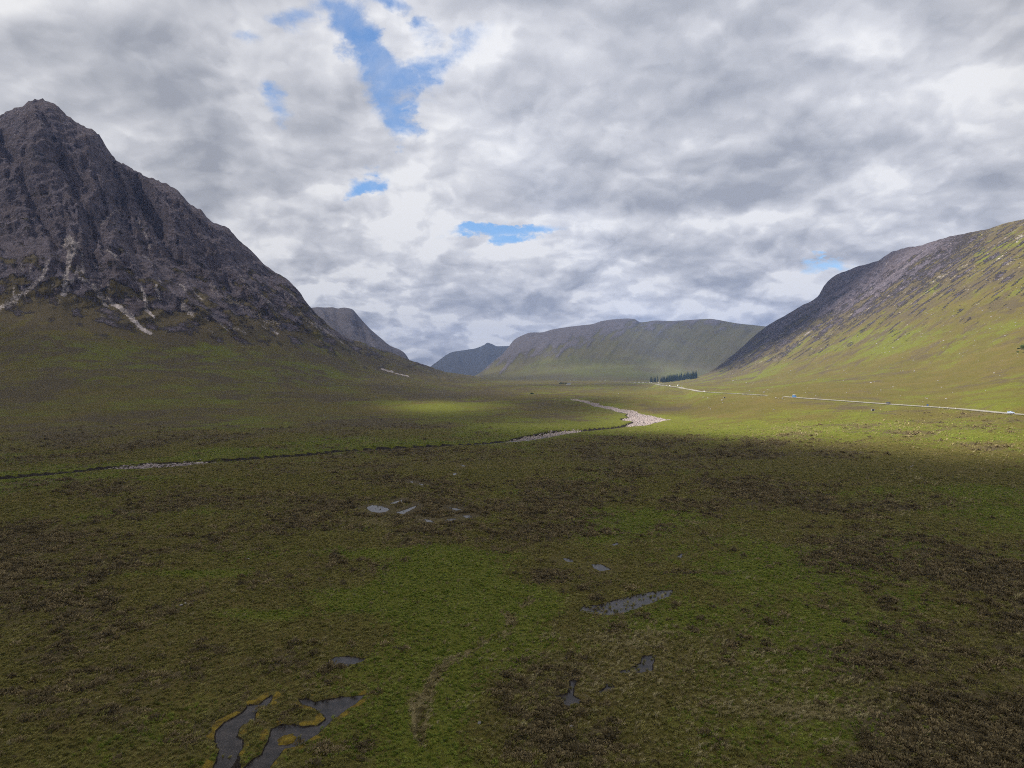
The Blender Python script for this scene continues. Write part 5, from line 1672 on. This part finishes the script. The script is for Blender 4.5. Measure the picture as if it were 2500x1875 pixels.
def samp(A_):
    c0 = np.clip(ci.astype(int), 0, NC - 2); r0 = np.clip(ri.astype(int), 0, NR - 2); fc = ci - c0; fr = ri - r0
    return (A_[r0, c0] * (1 - fr) * (1 - fc) + A_[r0 + 1, c0] * fr * (1 - fc) + A_[r0, c0 + 1] * (1 - fr) * fc + A_[r0 + 1, c0 + 1] * fr * fc)


tx, ty = r_ * np.sin(ph_), r_ * np.cos(ph_); tz = samp(Z)
SEDGE = []
for (ring, lab), dn in zip(pool_polys, [.12, .16, .25, 1.3, .9, .9, .8, .25, .25] + [0] * 20):
    lo, hi = ring[:, :2].min(0), ring[:, :2].max(0)
    n_ = int(dn * (hi - lo).prod())
    q_ = RNG.uniform(lo, hi, (n_, 2)) if n_ else np.zeros((0, 2))
    ins = np.zeros(len(q_), bool)
    for a, b_ in zip(ring, np.roll(ring, -1, axis=0)):
        if a[1] != b_[1]:
            ins ^= ((a[1] > q_[:, 1]) != (b_[1] > q_[:, 1])) & (q_[:, 0] < (b_[0] - a[0]) * (q_[:, 1] - a[1]) / (b_[1] - a[1]) + a[0])
    ins &= fbm(q_[:, 0] / 2.2, q_[:, 1] / 2.2, 2, 811) > (-0.02 if dn > .5 else 0.2)
    SEDGE += [(x_, y_, ring[0, 2] - 0.03) for x_, y_ in q_[ins]]
SEDGE = np.array(SEDGE)
sH, sG, sS = samp(heath), samp(green), samp(straw)
vg_ = samp(verge)
block = np.maximum(np.maximum(np.where(samp(wet) < 0.9, 0.5, 1.0) * samp(wet) * np.where((r_ > 108) & (RNG.random(NT_) < .40), 0.2, 1), samp(bed)), np.maximum(samp(peat) * np.where(RNG.random(NT_) < .6, .42, .2), samp(moss)))
block = np.maximum(block, np.maximum(samp(clear) * np.where((r_ < 190) & (RNG.random(NT_) < .22), .2, 1), samp(nearbank)))
okp = (block < 0.25) & (vg_ < 0.2) & (r_ < rk4) & (RNG.random(NT_) > 0.97 * sst(r_, 360, RFAR))
nzn = fbm(tx / 2.3, ty / 2.3, 3, 801) * 0.75 + fbm(tx / 7, ty / 7, 2, 803) * 0.4 + RNG.normal(0, .10, NT_)
tz = tz + 0.22 * (samp(wet) > 0.4)
isH = (sH + nzn > 0.64)
keepH = RNG.random(NT_) < np.where(r_ < 220, 0.40, 0.30)
isS = (~isH) & (sS + RNG.normal(0, .20, NT_) > 0.46)
isG = (~isH) & (~isS) & (sG + 0.6 * nzn > 0.52)
isO = ~(isH | isS | isG)


def scatter(name, mask, lo, hi, label, up):
    m = mask & okp & (keepH if up == 'heather' else (RNG.random(NT_) < (0.55 if up == 'straw_grass' else 0.62)))
    n = int(m.sum())
    pts_ = np.stack([tx[m], ty[m], tz[m]], 1); size_ = RNG.uniform(lo, hi, n) * RNG.lognormal(0, 0.22, n) * (0.85 + np.minimum(r_[m], 420) / 420)
    if up == 'grass':
        pts_ = np.concatenate([pts_, SEDGE]); size_ = np.concatenate([size_, RNG.uniform(.45, .9, len(SEDGE))]); n = len(pts_)
    me = bpy.data.meshes.new(name)
    me.vertices.add(n)
    me.vertices.foreach_set('co', pts_.astype(np.float32).ravel())
    at = me.attributes.new('size', 'FLOAT', 'POINT')
    at.data.foreach_set('value', size_.astype(np.float32))
    o = bpy.data.objects.new(name, me); COL.objects.link(o)
    ng = bpy.data.node_groups.new(name + '_scatter', 'GeometryNodeTree')
    ng.interface.new_socket('Geometry', in_out='INPUT', socket_type='NodeSocketGeometry')
    ng.interface.new_socket('Geometry', in_out='OUTPUT', socket_type='NodeSocketGeometry')
    N = ng.nodes; Lk = ng.links
    gi_ = N.new('NodeGroupInput'); go = N.new('NodeGroupOutput'); iop = N.new('GeometryNodeInstanceOnPoints')
    ob = N.new('GeometryNodeObjectInfo'); ob.inputs['Object'].default_value = SRC[up]; ob.inputs['As Instance'].default_value = True
    sz = N.new('GeometryNodeInputNamedAttribute'); sz.data_type = 'FLOAT'; sz.inputs['Name'].default_value = 'size'
    rv = N.new('FunctionNodeRandomValue'); rv.data_type = 'FLOAT_VECTOR'
    yaw = 6.28 if up == 'heather' else 1.6
    rv.inputs[0].default_value = (-.15, -.15, 0); rv.inputs[1].default_value = (.15, .15, yaw)
    Lk.new(gi_.outputs[0], iop.inputs['Points']); Lk.new(ob.outputs['Geometry'], iop.inputs['Instance'])
    Lk.new(rv.outputs[0], iop.inputs['Rotation']); Lk.new(sz.outputs[0], iop.inputs['Scale']); Lk.new(iop.outputs[0], go.inputs[0])
    md = o.modifiers.new('scatter', 'NODES'); md.node_group = ng
    tag(o, label, 'heather' if up == 'heather' else 'grass', kind='stuff')


scatter('heather', isH, .60, 1.25, 'dark brown heather clumps over the near moor', 'heather')
scatter('grass', isO, .40, .75, 'olive moor grass between the heather on the near moor', 'grass')
scatter('grass', isG, .40, .75, 'bright green grass in the wet patches of the near moor', 'green_grass')
scatter('grass', isS, .5, .95, 'pale straw-coloured grass tufts on the near moor', 'straw_grass')

# ------------------------------------------------------------------ which one of a row: its place from the left
ORDW = 'leftmost second third fourth fifth sixth seventh eighth ninth tenth eleventh twelfth thirteenth fourteenth fifteenth sixteenth seventeenth eighteenth nineteenth twentieth twenty-first twenty-second twenty-third twenty-fourth'.split()
rows_ = {}
for o in scene.objects:
    if o.get('group') and o.get('kind') is None and o.parent is None and 'spruce plantation' not in o['group']:
        rows_.setdefault((o['group'], o['label']), []).append(o)
for (g_, l_), L_ in rows_.items():
    if 1 < len(L_) <= 24:
        L_.sort(key=lambda q: q.location.x / q.location.y)
        for k, q in enumerate(L_):
            w_ = ORDW[k] + ' of' if k == 0 else ('rightmost of' if k == len(L_) - 1 else ORDW[k] + ' from left of')
            q['label'] = w_ + ' the ' + g_

# ------------------------------------------------------------------ haze
zlo, zhi = float(Z.min()) - 1.0, float(max(Z.max(), CAM_H)) + 15
mh = bpy.data.materials.new('haze'); mh.use_nodes = True
th = NT(mh.node_tree); th.n.clear()
oh = th.add('ShaderNodeOutputMaterial'); vh = th.add('ShaderNodeVolumePrincipled')
vh.inputs['Color'].default_value = (0.36, 0.53, 1.0, 1); vh.inputs['Density'].default_value = 7.0e-5; vh.inputs['Anisotropy'].default_value = 0.2
th.l.new(vh.outputs[0], oh.inputs['Volume'])
o = MB().box(-10600, 10600, -10600, 10600, zlo, zhi).build('haze', mh)
tag(o, 'thin pale blue haze filling the valley', 'haze', kind='stuff')
print('z range', zlo, zhi)
